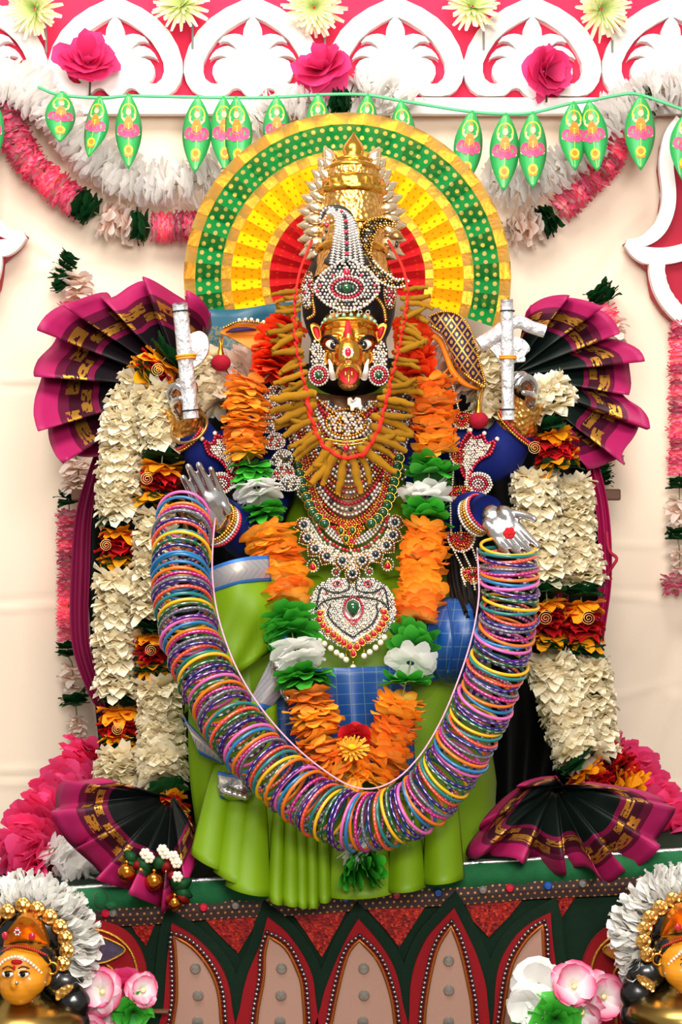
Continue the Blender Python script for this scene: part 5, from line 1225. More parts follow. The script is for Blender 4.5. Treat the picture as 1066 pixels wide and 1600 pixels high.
# armlets
def armlet(fx, lab, y):
    root = thing('paisley_armlet', P(fx(345), 775, y), lab, 'armlet'); mb = MB()
    body = [(fx(a), b) for a, b in ((318, 688), (332, 692), (338, 680), (352, 684), (360, 676), (374, 700), (372, 735), (362, 748), (352, 728), (340, 716), (326, 708))]
    plate(root, body, y+.003, mat('ruby_cloth', '8A1420', .6)); fill(mb, [(lerp(fx(352), a, .8), lerp(708, b, .84)) for a, b in body], y, 2.0, 3.6, [SI, SI, PE], 50, .2); row(mb, body+[body[0]], y-.001, 2.6, RU, 4.6)
    for a, b in ((316, 686), (336, 677), (358, 672)): bd(mb, fx(a), b, y, 4, PE)
    pais = [(fx(a), b) for a, b in ((324, 758), (330, 744), (346, 739), (360, 744), (366, 756), (356, 768), (340, 772), (330, 768))]
    plate(root, smo(pais, 24), y+.003, mat('ruby_cloth', '8A1420')); row(mb, pais+[pais[0]], y, 2.2, PE, 4); 
    for k_, (f, mi) in enumerate(((.82, SI), (.62, RU), (.42, SI), (.2, SI))): row(mb, [(lerp(fx(346), a, f), lerp(756, b, f)) for a, b in pais+[pais[0]]], y-.0006*k_, 2.0, mi, 3.8)
    mb.build('stones', JM, root)
armlet(lambda x: x, 'crystal paisley armlet with red rim on the left sleeve', -.118); armlet(lambda x: 1093-x, 'crystal paisley armlet with red rim on the right sleeve', -.118)
# bracelets
def bracelet(c, rx, ry, y, tilt, mats_, lab, rows=3, dep=.03):
    root = thing('beaded_bracelet', P(c[0], c[1]+ry, y), lab, 'bracelet'); mb = MB()
    for k_ in range(rows):
        cnt = int(rx*6.28/4.6)
        for q in range(cnt):
            a = 6.2832*q/cnt; x, z = rx*cos(a), ry*sin(a); X = x*cos(tilt)-z*sin(tilt)+k_*4.4*-sin(tilt); Zz = x*sin(tilt)+z*cos(tilt)+k_*4.4*cos(tilt)
            bd(mb, c[0]+X, c[1]+Zz, y+dep*-sin(a)*1.0, 2.7, mats_[k_ % len(mats_)])
    mb.build('beads', JM, root)
bracelet((338, 815), 34, 22, -.205, -.9, [GO, AG, SI, RU], 'gold beaded bracelet stack on the left open hand', 4)
bracelet((754, 800), 30, 18, -.185, 1.0, [RU, SI, GO, AG, SI], 'gold and silver beaded bracelet stack on the right open hand', 5)
bracelet((294, 682), 27, 8, -.095, -.75, [RU, GO], 'red and gold bead band on the left raised wrist', 2); bracelet((812, 668), 40, 9, -.095, .75, [RU, GO], 'red and gold bead band on the right raised wrist', 2)
mb = MB(); zz = Vector((-.35, -.75, .6)).normalized(); xx = zz.orthogonal().normalized(); yy = zz.cross(xx)
mb.tube([P(296, 668, -.125)+xx*.029*cos(2*pi*i/32)+yy*.029*sin(2*pi*i/32) for i in range(32)], .0024, 8, closed=True); mb.build('plain_gold_bangle', antq, label='plain gold bangle hanging at the left raised wrist below the rod', cat='bangle')
# embroidered shoulder wings
k = NT('purple_gold_lattice'); u, v, uvv = k.uv()
def band_(e, p, w): return k.math('LESS_THAN', k.math('ABSOLUTE', k.math('SUBTRACT', k.math('FRACT', k.math('DIVIDE', e, p)), .5)), w)
d1 = k.math('ADD', u, k.math('MULTIPLY', v, .7)); d2 = k.math('SUBTRACT', u, k.math('MULTIPLY', v, .7)); lat_ = k.math('MAXIMUM', band_(k.math('ADD', d1, 8.5), 17, .085), band_(k.math('ADD', d2, 8.5), 17, .085))
dts = dotf(k, d1, d2, 17, 17, 3.2, False)
f = k.math('MAXIMUM', lat_, dts); k.l(k.mix(f, hexc('2A0E3A'), hexc('D8A848')), k.b.inputs['Base Color']); k.l(k.math('MULTIPLY', f, .6), k.b.inputs['Metallic']); k.b.inputs['Roughness'].default_value = .45; k.bump(f, .8, .002); lattice = k.m
orcloth = mat('orange_satin', 'D87810', .5, var=.15, ns=30); pomp = mat('crimson_pompom', '980C24', .9, var=.25, ns=120, bump=.6, bs=400)
wr = thing('embroidered_shoulder_wing', P(730, 605, -.12), 'purple shoulder wing with gold lattice embroidery on the right', 'ornament')
wo = smo([(672, 494), (690, 487), (712, 490), (730, 505), (740, 530), (748, 560), (758, 604), (736, 592), (716, 572), (704, 545), (692, 522), (676, 510)], 44)
blg = lambda x, y: -.012*max(0, 1-((x-712)/50)**2)*max(0, 1-((y-545)/70)**2)
mb = MB(); mb.prism(wo, [], -.125, .014, bulge=blg); mb.build('wing', lattice, wr)
mb = MB(); row(mb, [(676, 510), (692, 522), (704, 545), (716, 572), (736, 592), (757, 604)], -.130, 3.4, [GO, AG], 4); row(mb, wo[:26], -.130, 2.2, GO, 3.6); mb.build('gold_rope', JM, wr)
mb = MB(); mb.prism(smo([(668, 514), (690, 527), (700, 550), (712, 578), (732, 598), (752, 608), (728, 604), (706, 586), (694, 556), (684, 534), (668, 524)], 40), [], -.118, .012); mb.build('orange_lining', orcloth, wr)
wl = thing('embroidered_shoulder_wing', P(390, 545, -.11), 'orange satin shoulder wing with a purple slit and pearl edge on the left', 'ornament')
wo2 = smo([(343, 520), (356, 510), (378, 505), (402, 507), (424, 512), (436, 522), (426, 536), (408, 546), (392, 545), (376, 536), (358, 526)], 40)
mb = MB(); mb.prism(wo2, [], -.11, .016, bulge=lambda x, y: -.012*max(0, 1-((x-392)/46)**2)); mb.build('wing', orcloth, wl, bevel=.003)
mb = MB(); mb.prism(smo([(352, 519), (366, 512), (386, 511), (402, 515), (384, 517), (366, 519)], 30), [], -.1235, .008, bulge=lambda x, y: -.002*max(0, 1-((x-385)/30)**2)); mb.build('purple_slit', mat('purple_velvet', '2A0E3A', .7), wl)
mb = MB(); row(mb, [(350, 512), (372, 503), (400, 503), (424, 509)], -.118, 2.4, [GO, AG], 4); row(mb, [(374, 500), (392, 499), (412, 503)], -.118, 3.2, PE, 9); row(mb, [(410, 512), (420, 524), (414, 540)], -.122, 3, [GO, AG], 4); mb.build('gold_rope', JM, wl)
for px, py, top, y, lab in ((345, 567, (342, 524), -.10, 'crimson pompom tassel hanging from the left shoulder wing'), (748, 657, (752, 604), -.115, 'crimson pompom tassel hanging from the right shoulder wing')):
    root = thing('pompom_tassel', P(px, py+14, y), lab, 'tassel')
    mb = MB(); mb.ball(P(px, py, y), .0145, (1.05, 1, .9), 24); mb.build('pompom', pomp, root, mods=(('DISPLACE', dict(strength=.002, mid_level=.5)),) if False else ())
    mb = MB(); mb.lathe([(.0025, .030), (.003, .022), (.006, .012), (.0072, .008), (.006, .006)], Matrix.Translation(P(px, py, y)), 14, lambda a, i: 1+.05*(i % 2)); mb.build('cap', gold, root)
    mb = MB(); mb.tube([P(px, py-28, y), P((px+top[0])/2, (py-28+top[1])/2, y), P(top[0], top[1], y)], .0018, 6); mb.tube([P(px+3, py-26, y), P(top[0]+5, top[1], y)], .0014, 6); mb.build('cord', goldcord, root)
# ------------------------------------------------------------ flower garlands worn by the statue
orm = mat('orange_cloth_petal', 'FF8A1C', .55, thin=.35, var=.10, rv=.08, rhue=.022, ramp=[(0, 'FFA018'), (.4, 'FFD468'), (.75, 'FFB23C'), (1, 'FF8420')])
redm = mat('vermilion_cloth_petal', 'F03A14', .55, thin=.3, var=.12, rv=.1, ramp=[(0, 'B01008'), (.6, 'F03A14'), (1, 'FF5A28')])
grm = mat('bright_green_cloth_petal', '2E9A26', .5, thin=.25, var=.12, rv=.12, ramp=[(0, '0E5A10'), (.6, '2E9A26'), (1, '4CBC3A')])
crm = mat('cream_paper_petal', 'F4ECD6', .7, thin=.3, var=.06, rv=.05, ramp=[(0, 'DCC890'), (.4, 'F4E6C0'), (1, 'FCF4DC')])
mar = mat('marigold_cloth_petal', 'F4A010', .6, thin=.3, var=.12, rv=.12)
crim = mat('crimson_cloth_petal', 'C4121C', .6, thin=.25, var=.15, rv=.12, ramp=[(0, '7A0810'), (1, 'D81820')])
kw = dict(n=9, rows=((.15, 1.0, .25), (.15, .92, -.15)), width=1.05, tip='round', jit=.16, curl=.3, K=3, J=3, cup=.18)
KIND['orange'] = (variants('orange_bloom', orm, 5, **kw), 12); KIND['verm'] = (variants('verm_bloom', redm, 3, **kw), 12)
KIND['green'] = (variants('green_bloom', grm, 4, **kw), 12); KIND['snow'] = (variants('snow_bloom', whitep, 4, **kw), 13)
KIND['cream'] = (variants('cream_bloom', crm, 6, n=12, rows=((.35, 1.0, .3), (.3, .96, -.15), (.4, .93, .9)), width=1.25, tip='round', jit=.2, curl=.45, K=2, J=2, cup=.45), 10)
KIND['marigold'] = (variants('marigold_bloom', mar, 3, n=9, rows=((.2, 1.0, .2), (.2, .95, -.25)), width=.95, tip='strip', jit=.2, curl=.4, K=3, cup=.3), 11)
KIND['crimson'] = (variants('crimson_bloom', crim, 3, n=9, rows=((.2, 1.0, .25), (.2, .9, -.1)), width=1.05, tip='point', jit=.22, curl=.4, K=3, cup=.3), 10)
def pts(*q): return list(q)
g = garland('orange, white and green flower garland round the neck of the statue down to the bangles',
 [('verm', 34, [(448, 505, -.10), (432, 540, -.12), (425, 590, -.13)], 11), ('orange', 34, [(392, 590, -.14), (382, 640, -.145), (384, 712, -.15)], 12), ('green', 34, [(390, 722, -.155), (394, 742, -.155)], 11), ('snow', 36, [(400, 756, -.16), (405, 780, -.165)], 12), ('green', 34, [(408, 792, -.17), (412, 812, -.175)], 11),
  ('orange', 43, [(420, 826, -.18), (432, 885, -.20), (448, 948, -.24)], 13), ('green', 40, [(452, 962, -.25), (458, 998, -.27)], 13), ('snow', 41, [(463, 1010, -.28), (470, 1038, -.295)], 13), ('green', 40, [(474, 1050, -.30), (478, 1066, -.305)], 11),
  ('orange', 39, [(484, 1080, -.31), (492, 1130, -.32), (508, 1180, -.33), (540, 1216, -.335), (562, 1224, -.335)], 13),
  ('orange', 39, [(575, 1222, -.335), (596, 1190, -.33), (614, 1145, -.32), (628, 1088, -.31)], 13), ('green', 38, [(633, 1072, -.305), (636, 1058, -.30)], 11), ('snow', 39, [(640, 1044, -.295), (643, 1028, -.285)], 13), ('green', 41, [(646, 1016, -.275), (650, 990, -.26)], 13),
  ('orange', 38, [(653, 975, -.25), (660, 900, -.21), (664, 822, -.18)], 13), ('green', 36, [(667, 812, -.175), (668, 792, -.17)], 11), ('snow', 40, [(668, 782, -.165), (668, 758, -.16)], 12), ('green', 39, [(670, 746, -.16), (674, 722, -.155)], 11), ('orange', 35, [(682, 712, -.15), (680, 650, -.145), (672, 590, -.14)], 12), ('verm', 30, [(650, 590, -.13), (648, 550, -.12), (642, 505, -.10)], 11)], base=(540, 1230, -.33))
g2 = garland('white and green tail of flowers hanging under the bangles', [('snow', 26, [(548, 1322, -.36), (560, 1334, -.36)], 10), ('green', 34, [(540, 1352, -.36), (560, 1356, -.365), (590, 1348, -.36)], 13)], cord=False)
rose(555, 1152, -.335, 24, 'small crimson rose resting in the bottom of the orange garland', crim, tilt=(.5, 0), seed=11)
ym = mat('yellow_chrysanthemum', 'F2B41C', .6, thin=.3, ramp=[(0, 'D88A10'), (1, 'FAD048')])
root = thing('yellow_chrysanthemum', P(550, 1170, -.35), 'yellow chrysanthemum below the small crimson rose in the garland', 'flower')
inst('petals', bloom_mesh('petals', ym, seed=3, n=20, rows=((.05, 1, .15), (.05, .8, .6), (.05, .55, 1.3)), width=.8, tip='strip', jit=.15, curl=.1, K=2), facing(P(550, 1170, -.35), 27*S(-.35), 0, -.7) @ Matrix.Diagonal((1, .8, 1, 1)), root)
mb = MB(); mb.ball(P(550, 1168, -.352), .006, (1.3, .8, .9), 10); mb.build('heart', mat('yellow_heart', 'E8A818', .8), root)
# cream garlands with crimson bands and rolled gold rosettes
goldribbon = mat('gold_ribbon', 'D8B868', .4, .35, var=.15)
def rosette(root, px, py, y, r):
    mb = MB(); rows = []
    for i in range(44):
        a = i*.42; rr = r*(.12+.88*i/43); rows.append([P(px+rr*cos(a), py+rr*.95*sin(a), y-(.006 if k_ else -.002)-.005*(1-i/43)) for k_ in (0, 1)])
    mb.grid(rows); o = mb.build('gold_rosette', goldribbon, root, solid=.0008)
def cream_strand(label, segs, rosettes):
    out = []
    for sg in segs:
        if sg[0] == 'band':     # leaf, marigold, crimson, marigold, leaf
            _, r_, (a, b) = sg; A, B = Vector(a), Vector(b)
            for kd, t0, t1, f in (('leaf', 0, .12, .95), ('marigold', .16, .30, .95), ('crimson', .33, .67, .92), ('marigold', .70, .84, .95), ('leaf', .88, 1.0, .95)): out.append((kd, r_*f, [tuple(A.lerp(B, t0)), tuple(A.lerp(B, t1))], 8 if kd == 'leaf' else None))
        else: out.append(sg)
    root = garland(label, out)
    for q in rosettes: rosette(root, *q)
    return root
Yc = -.06
cream_strand('outer cream paper garland with crimson bands on the left', [('cream', 36, [(222, 606, Yc), (198, 650, Yc), (190, 720, Yc), (188, 806, Yc)]), ('band', 36, ((188, 812, Yc), (186, 890, Yc))), ('cream', 37, [(186, 900, Yc), (184, 1000, Yc), (184, 1084, Yc)]), ('band', 35, ((185, 1092, Yc), (188, 1168, Yc))), ('cream', 37, [(188, 1178, Yc-.02), (190, 1258, Yc-.04)])],
             [(166, 852, Yc-.036, 10), (184, 1140, Yc-.036, 10)])
Yd = -.085
cream_strand('inner cream paper garland with crimson bands on the left', [('band', 38, ((262, 556, Yd), (222, 594, Yd))), ('cream', 34, [(240, 612, Yd), (246, 650, Yd), (254, 698, Yd)]), ('band', 36, ((254, 708, Yd), (248, 792, Yd))), ('cream', 33, [(246, 804, Yd), (240, 900, Yd), (238, 968, Yd)]), ('band', 33, ((238, 976, Yd), (242, 1058, Yd))), ('cream', 36, [(246, 1070, Yd), (252, 1150, Yd-.02), (256, 1224, Yd-.05)]), ('band', 37, ((260, 1232, Yd-.06), (262, 1316, Yd-.10)))],
             [(247, 578, Yd-.038, 11), (230, 748, Yd-.036, 11), (236, 1016, Yd-.034, 10), (286, 1276, Yd-.10, 10)])
cream_strand('inner cream paper garland with crimson bands on the right', [('cream', 36, [(846, 600, Yd), (866, 640, Yd)]), ('band', 38, ((862, 660, Yd), (872, 738, Yd))), ('cream', 35, [(834, 740, Yd), (842, 830, Yd), (852, 912, Yd)]), ('band', 34, ((854, 920, Yd), (858, 1018, Yd))), ('cream', 38, [(858, 1030, Yd), (884, 1110, Yd), (908, 1186, Yd-.02)]), ('band', 38, ((904, 1190, Yd-.04), (944, 1262, Yd-.06)))],
             [(836, 700, Yd-.036, 11), (853, 966, Yd-.036, 12)])
cream_strand('outer cream paper garland with crimson bands on the right', [('cream', 33, [(895, 752, Yc), (900, 840, Yc), (912, 912, Yc)]), ('band', 37, ((908, 922, Yc), (910, 1022, Yc))), ('cream', 32, [(922, 1034, Yc), (930, 1110, Yc), (938, 1176, Yc)]), ('crimson', 34, [(950, 1190, Yc), (985, 1214, Yc)]), ('marigold', 28, [(960, 1222, Yc-.02), (1000, 1232, Yc-.02)])],
             [(920, 966, Yc-.038, 12)])
garland('blush white flower garland over the left shoulder of the statue', [('blush', 34, [(420, 556, -.03), (375, 570, -.05), (340, 600, -.06), (332, 628, -.07)], 14), ('cream', 34, [(312, 560, -.05), (325, 600, -.06), (345, 636, -.07)], 13)])
garland('blush white flower garland over the right shoulder of the statue', [('blush', 32, [(668, 540, -.03), (705, 570, -.05), (735, 605, -.06)], 14), ('cream', 36, [(752, 540, -.05), (764, 600, -.06), (772, 660, -.07)], 13)])

# ------------------------------------------------------------ turmeric garland
turm = mat('dried_turmeric', 'A87406', .85, var=.4, ns=70, bump=.9, bs=120, rv=.18)
redth = mat('red_cotton_thread', 'E0281E', .8)
def finger_mesh(seed):
    rnd = random.Random(seed); mb = MB(); n = 12; b = rnd.uniform(-.12, .12)
    path = [Vector((b*sin(pi*i/(n-1))+rnd.uniform(-.012, .012), rnd.uniform(-.02, .02), i/(n-1))) for i in range(n)]
    rr = [.098*(.62+.38*sin(pi*min(1, .2+i/(n-1)*.8)))*rnd.uniform(.85, 1.15) for i in range(n)]; rr[0] *= .8; rr[-1] = max(rr[-1], .05)
    mb.tube(path, rr, 9)
    if seed % 3 == 0: mb.tube([path[4], path[5]+Vector((.16, -.03, .10)), path[5]+Vector((.24, -.04, .18))], [.075, .065, .03], 7)
    o = mb.build('turmeric_finger', turm); c = o.location.copy()
    for v in o.data.vertices: v.co += c
    return strip(o)
TF = [finger_mesh(i) for i in range(9)]
mb = MB(); mb.tube([Vector((.13*cos(2*pi*i/14), .13*sin(2*pi*i/14), 0)) for i in range(14)], .035, 6, closed=True); TW = strip(mb.build('thread_wrap', redth))
tg = thing('turmeric_garland', P(545, 740, -.20), 'garland of dried turmeric fingers tied with red thread round the boar face', 'garland')
Lp = [(488, 375, -.12), (470, 420, -.13), (462, 460, -.14), (460, 500, -.155), (463, 540, -.165), (470, 575, -.17), (478, 612, -.175), (484, 646, -.18), (496, 682, -.188), (516, 706, -.192), (545, 716, -.195), (568, 708, -.192), (584, 686, -.188), (596, 656, -.18), (604, 625, -.178), (612, 592, -.172), (622, 550, -.165), (630, 510, -.155), (637, 465, -.14), (630, 420, -.13), (606, 375, -.12)]
mb = MB(); tw = px_path(Lp, n=120); mb.tube(tw, .0022, 6); mb.build('red_thread', redth, tg)
rnd = random.Random(21)
N = 54; tp = px_path(Lp, n=N+16)[8:-8]; cen = P(546, 560, -.15)
for i in range(N):
    p = tp[i]; t = (tp[min(N-1, i+1)]-tp[max(0, i-1)]).normalized(); f = i/(N-1)
    outw = Vector((t.z, 0, -t.x)) if False else Vector((-(-t.z), 0, -t.x))
    outw = Vector((t.z, 0, -t.x)); 
    if outw.dot(Vector((p.x-cen.x, 0, p.z-cen.z))) < 0: outw = -outw
    side = abs(f-.5)*2
    d = outw+Vector((0, rnd.uniform(-.25, .12), 0))+t*rnd.uniform(-.28, .28)+Vector((0, 0, -.22*side+rnd.uniform(-.2, .2)*side))
    if i % 5 == 4 and side > .3: d += t*rnd.choice((-.7, .7))
    d.normalize(); L = rnd.uniform(.046, .066)*(1.08 if side < .45 else .80); bk = rnd.uniform(.10, .26)*L
    q = p-d*bk+Vector((0, -.004-.006*(i % 2), 0))
    fr_ = d.to_track_quat('Z', 'Y').to_matrix().to_4x4()
    o = inst('turmeric_finger', TF[rnd.randrange(9)], Matrix.Translation(q) @ fr_ @ Matrix.Rotation(rnd.uniform(0, 6.28), 4, 'Z') @ Matrix.Diagonal((L*1.05, L*1.05, L, 1)), tg)
    inst('thread_wrap', TW, Matrix.Translation(q+d*bk) @ fr_ @ Matrix.Diagonal((L*1.0, L*1.0, L*1.3, 1)), tg)

# ------------------------------------------------------------ bangle garland
bg = thing('bangle_garland', P(560, 1335, -.36), 'long loop of many coloured glass bangles strung between the two open hands', 'garland')
BC = [('pink', 'D860A4', 0), ('sky', '1C6C9E', 0), ('orange', 'D86C10', 0), ('magenta', 'A8106A', .5), ('grey', '5A5A64', .4), ('violet', '28106A', 1), ('coral', 'DC4426', .4), ('teal', '10706E', 0), ('yellow', 'E8AC14', 0), ('green', '12562A', 1), ('indigo', '1C1068', 1), ('purple', '4A0C68', 1)]
BM = []
mbt = MB(); path = [Vector((cos(2*pi*i/44), sin(2*pi*i/44), 0)) for i in range(44)]; mbt.tube(path, .062, 8, closed=True); BME = strip(mbt.build('bangle', mat('bangle_proto', 'FFFFFF')))
for nm, col, dash in BC:
    k = NT('bangle_'+nm); u, v, _ = k.uv(); k.b.inputs['Roughness'].default_value = .28; k.b.inputs['Coat Weight'].default_value = .25
    if dash:
        f = k.math('MULTIPLY', k.math('GREATER_THAN', k.math('FRACT', k.math('MULTIPLY', u, 20 if dash == 1 else 40)), .55), k.math('LESS_THAN', k.math('ABSOLUTE', k.math('SUBTRACT', v, .5)), .30))
        f = k.math('MULTIPLY', f, .55 if dash == 1 else .35); k.l(k.mix(f, hexc(col), hexc('F0E0E8')), k.b.inputs['Base Color']); k.l(k.math('MULTIPLY', f, .6), k.b.inputs['Metallic'])
    else: k.b.inputs['Base Color'].default_value = hexc(col)
    me = BME.copy(); me.materials.clear(); me.materials.append(k.m); BM.append(me)
BP = [(287, 806, -.27), (283, 850, -.285), (282, 900, -.30), (288, 955, -.315), (302, 1010, -.33), (326, 1070, -.345), (362, 1130, -.36), (410, 1188, -.372), (466, 1238, -.38), (528, 1276, -.385), (588, 1284, -.385), (646, 1262, -.38), (694, 1216, -.37), (732, 1155, -.355), (762, 1085, -.34), (786, 1010, -.32), (798, 940, -.30), (797, 890, -.272), (795, 856, -.252)]
NB = 141; bp = px_path(BP, n=NB); rnd = random.Random(4)
for i in range(NB):
    p = bp[i]; t = (bp[min(NB-1, i+1)]-bp[max(0, i-1)]).normalized()
    f = i/(NB-1); tl_ = (-.52 if f < .62 else lerp(-.52, -.72, (f-.62)/.38)) if f > .1 else lerp(-1.5, -.52, f/.1)
    axv = (t+Vector((rnd.uniform(-.10, .10), tl_+rnd.uniform(-.10, .10), rnd.uniform(-.08, .08)))).normalized()
    r_ = .0435*(rnd.uniform(.96, 1.05))*S(p.y)*1000; kc = (i % 12) if rnd.random() < .9 else rnd.randrange(12)
    if f < .02: r_ *= .95
    ctr = p+Vector((rnd.uniform(-.002, .002), rnd.uniform(-.003, .003), rnd.uniform(-.002, .002)))
    inst('bangle', BM[kc], Matrix.Translation(ctr) @ axv.to_track_quat('Z', 'Y').to_matrix().to_4x4() @ Matrix.Rotation(rnd.uniform(0, 6.28), 4, 'Z') @ Matrix.Diagonal((r_, r_, r_*1.0, 1)), bg)
# tying threads along the inner and outer edges
thm = mat('pink_white_thread', 'E8A8C0', .8, var=.4, ns=400)
for side in (1,):
    w = []
    for i in range(0, NB, 2):
        t = (bp[min(NB-1, i+1)]-bp[max(0, i-1)]).normalized(); nrm = Vector((-t.z, 0, t.x)).normalized()
        w.append(bp[i]+nrm*side*.0445+Vector((0, .006, 0)))
    mb = MB(); mb.tube(w, .0013, 5); mb.build('tying_thread', thm, bg)
mb = MB()
for a, b_ in (((283, 800, -.26), (300, 850, -.285)), ((290, 800, -.25), (286, 870, -.28))): mb.tube([P(*a), P(*b_)], .003, 6)
mb.build('hanging_cord', mat('brown_chain', '7A5024', .5, .4), bg)
# ------------------------------------------------------------ small goddess heads on brass busts, bottom corners
YD = -.46
mb = MB(); zt = P(0, 1730, YD).z; mb.box((-1.0, YD-.14, 0), (1.0, YP+.008, zt)); mb.build('trim_1', mat('step_cloth', '3A2018', .9), smooth=False, kind='structure')
ochre = mat('turmeric_skin_paint', 'D98A14', .35, var=.06, coat=.3, spec=.4); brass = mat('old_brass', 'A88A4A', .28, 1, var=.12, ns=20); hairp = mat('glossy_black_paint', '070707', .25, coat=.3)
crowng = mat('orange_gold_crown', 'D88A28', .28, .85, var=.15, ns=60, bump=.15, bs=120)
KIND['wring'] = (variants('white_ring_bloom', mat('white_silk_petal', 'FBFAF6', .6, thin=.35, var=.04, rv=.05), 4, n=7, rows=((.1, 1.0, .15), (.1, .9, .7)), width=1.35, tip='round', jit=.15, curl=.3, K=3, J=3, cup=.3), 13)
def doll(mx, dy, side):
    fx = (lambda x: mx-x) if mx else (lambda x: x); sg = -1 if mx else 1
    q = lambda x, y, d=0: P(fx(x), y+dy, YD+d)
    root = thing('goddess_head', q(40, 1600), 'small golden goddess head with crown on a brass bust at the bottom '+side+' corner', 'figurine')
    # head: one continuous painted mesh
    mb = MB()
    def hb(x, y, d, rx, ry, rz): mb.ball(q(x, y, d), .001, (rx, ry, rz), 20)
    hb(34, 1518, -.02, 36, 34, 34); hb(30, 1538, -.03, 27, 26, 27); hb(25, 1552, -.038, 14, 14, 11); hb(44, 1532, -.03, 24, 24, 22); hb(22, 1538, -.054, 5, 6, 8); hb(24, 1528, -.052, 4, 5, 12); hb(16, 1540, -.038, 10, 10, 10)
    mb.tube([q(34, 1545, -.01), q(36, 1585, 0)], [.020, .022], 14); hb(72, 1524, -.01, 8, 6, 15)
    mb.build('face', ochre, root, mods=remesh(.0018, 4))
    dk = mat('painted_black_line', '0A0605', .4)
    for ex in (12, 36):
        mb = MB(); mb.ball(q(ex, 1522, -.0565 if ex < 20 else -.0535), .0052, (1.5, .5, .8), 10); mb.build('eyeball', mat('painted_eye_white', 'F4EEE0', .25), root)
        mb = MB(); mb.ball(q(ex-.5, 1522.5, -.059 if ex < 20 else -.056), .0036, (1, .5, 1), 10); mb.build('pupil', dk, root)
        mb = MB(); e = -.057 if ex < 20 else -.055
        mb.tube(px_path([(fx(ex-8), 1523+dy, YD+e+.003), (fx(ex-3), 1518.5+dy, YD+e-.002), (fx(ex+4), 1518+dy, YD+e-.001), (fx(ex+10), 1521+dy, YD+e+.006)], n=10), .0011, 5); mb.build('eyelid', dk, root)
        mb = MB(); mb.tube(px_path([(fx(ex-8), 1514+dy, YD+e+.004), (fx(ex), 1510+dy, YD+e), (fx(ex+11), 1514+dy, YD+e+.008)], n=10), .0010, 5); mb.build('eyebrow', mat('brow_brown', '5A2A0C', .5), root)
    mb = MB(); mb.ball(q(23, 1546.5, -.052), .001, (6.5, 3.5, 2.6), 10); mb.ball(q(23, 1549.5, -.051), .001, (5, 3.2, 2), 10); mb.build('lips', mat('lip_red', 'B02818', .4), root)
    mb = MB(); mb.ball(q(22, 1512, -.055), .0022, (1, .6, 1.6), 8); mb.ball(q(26, 1503, -.05), .001, (8, 2.5, 3.5), 8); mb.build('forehead_mark', mat('red_kumkum', 'B81420'), root)
    mb = MB(); mb.ball(q(26, 1536, -.059), .0024, (1, .7, 1), 8); mb.build('nose_stud', silver, root)
    # hair
    mb = MB(); hb(42, 1492, .0, 41, 34, 24); hb(60, 1500, .012, 30, 30, 36); hb(98, 1535, .02, 30, 22, 24); hb(112, 1568, .02, 26, 20, 24); hb(118, 1600, .02, 20, 18, 24)
    mb.build('hair', hairp, root, mods=remesh(.003, 4))
    mb = MB(); mb.lathe([(0, 0), (.048, 0), (.050, .002), (.048, .005), (0, .006)], Matrix.Translation(q(44, 1468, .012)) @ Matrix.Rotation(pi/2, 4, 'X') @ Matrix.Diagonal((1, .86, 1, 1)), 32); mb.build('halo_disc', hairp, root)
    mb = MB(); mb.tube([q(44+49*cos(a*.1963), 1468+43*sin(a*.1963), .008) for a in range(32)], .0012, 6, closed=True); mb.build('halo_rim', goldfoil, root)
    # crown
    cro = smo([(4, 1486), (8, 1462), (20, 1444), (32, 1432), (46, 1434), (60, 1446), (72, 1466), (80, 1494), (60, 1486), (38, 1478), (18, 1478)], 44)
    mb = MB(); mb.prism([(fx(a), b+dy) for a, b in cro], [], YD-.034, .03, bulge=lambda x, y: .028*((abs(x-fx(40)))/40)**2); mb.build('crown', crowng, root, bevel=.004)
    mb = MB()
    for a in cr([Vector((2, 1488, 0)), Vector((20, 1479, 0)), Vector((40, 1480, 0)), Vector((60, 1487, 0)), Vector((80, 1496, 0))], 24): mb.bead(q(a.x, a.y, -.038+.026*((a.x-40)/40)**2), .0022)
    mb.build('crown_rim', mat('red_rim_beads', 'B03020', .4, .3), root)
    for cx, cy in ((27, 1455), (50, 1463), (8, 1462)):
        mb = MB(); mb.ball(q(cx, cy, -.036+.02*((cx-40)/40)**2), .0045, (1, .6, 1.2), 10); mb.build('crown_gem', gemc['red'], root)
    mb = MB()
    for k_ in range(6): mb.bead(q(27+4*cos(k_*1.05), 1457+4*sin(k_*1.05), -.041), .0018)
    mb.build('crystal_flower', sil, root)
    mb = MB()
    for a in cr([Vector((0, 1507, 0)), Vector((10, 1499, 0)), Vector((26, 1495, 0)), Vector((44, 1502, 0)), Vector((56, 1512, 0)), Vector((64, 1520, 0))], 15): mb.bead(q(a.x, a.y, -.054+.016*((a.x-26)/38)**2), .0026)
    mb.build('forehead_pearls', pearl, root)
    mb = MB()
    for k_ in range(7): mb.bead(q(66+3.6*cos(k_*1.05)*(k_ > 0), 1535+4.4*sin(k_*1.05)*(k_ > 0), -.034), .0026)
    mb.build('earring', sil, root)
    mb = MB(); mb.tube([q(82+8*cos(a*.39), 1513+9*sin(a*.39), -.02) for a in range(16)], .0016, 6, closed=True); mb.tube([q(74, 1492, -.02), q(80, 1505, -.02)], .0015, 6); mb.build('ear_hoop', gold, root)
    mb = MB()
    for r_ in range(3):
        for k_ in range(12): mb.bead(q(14+k_*3.3, 1556+r_*4+1.5*sin(k_*.6), -.030-.014*sin(pi*k_/11)), .0022)
    mb.build('choker', mat('copper_beads', 'B87848', .3, .7), root)
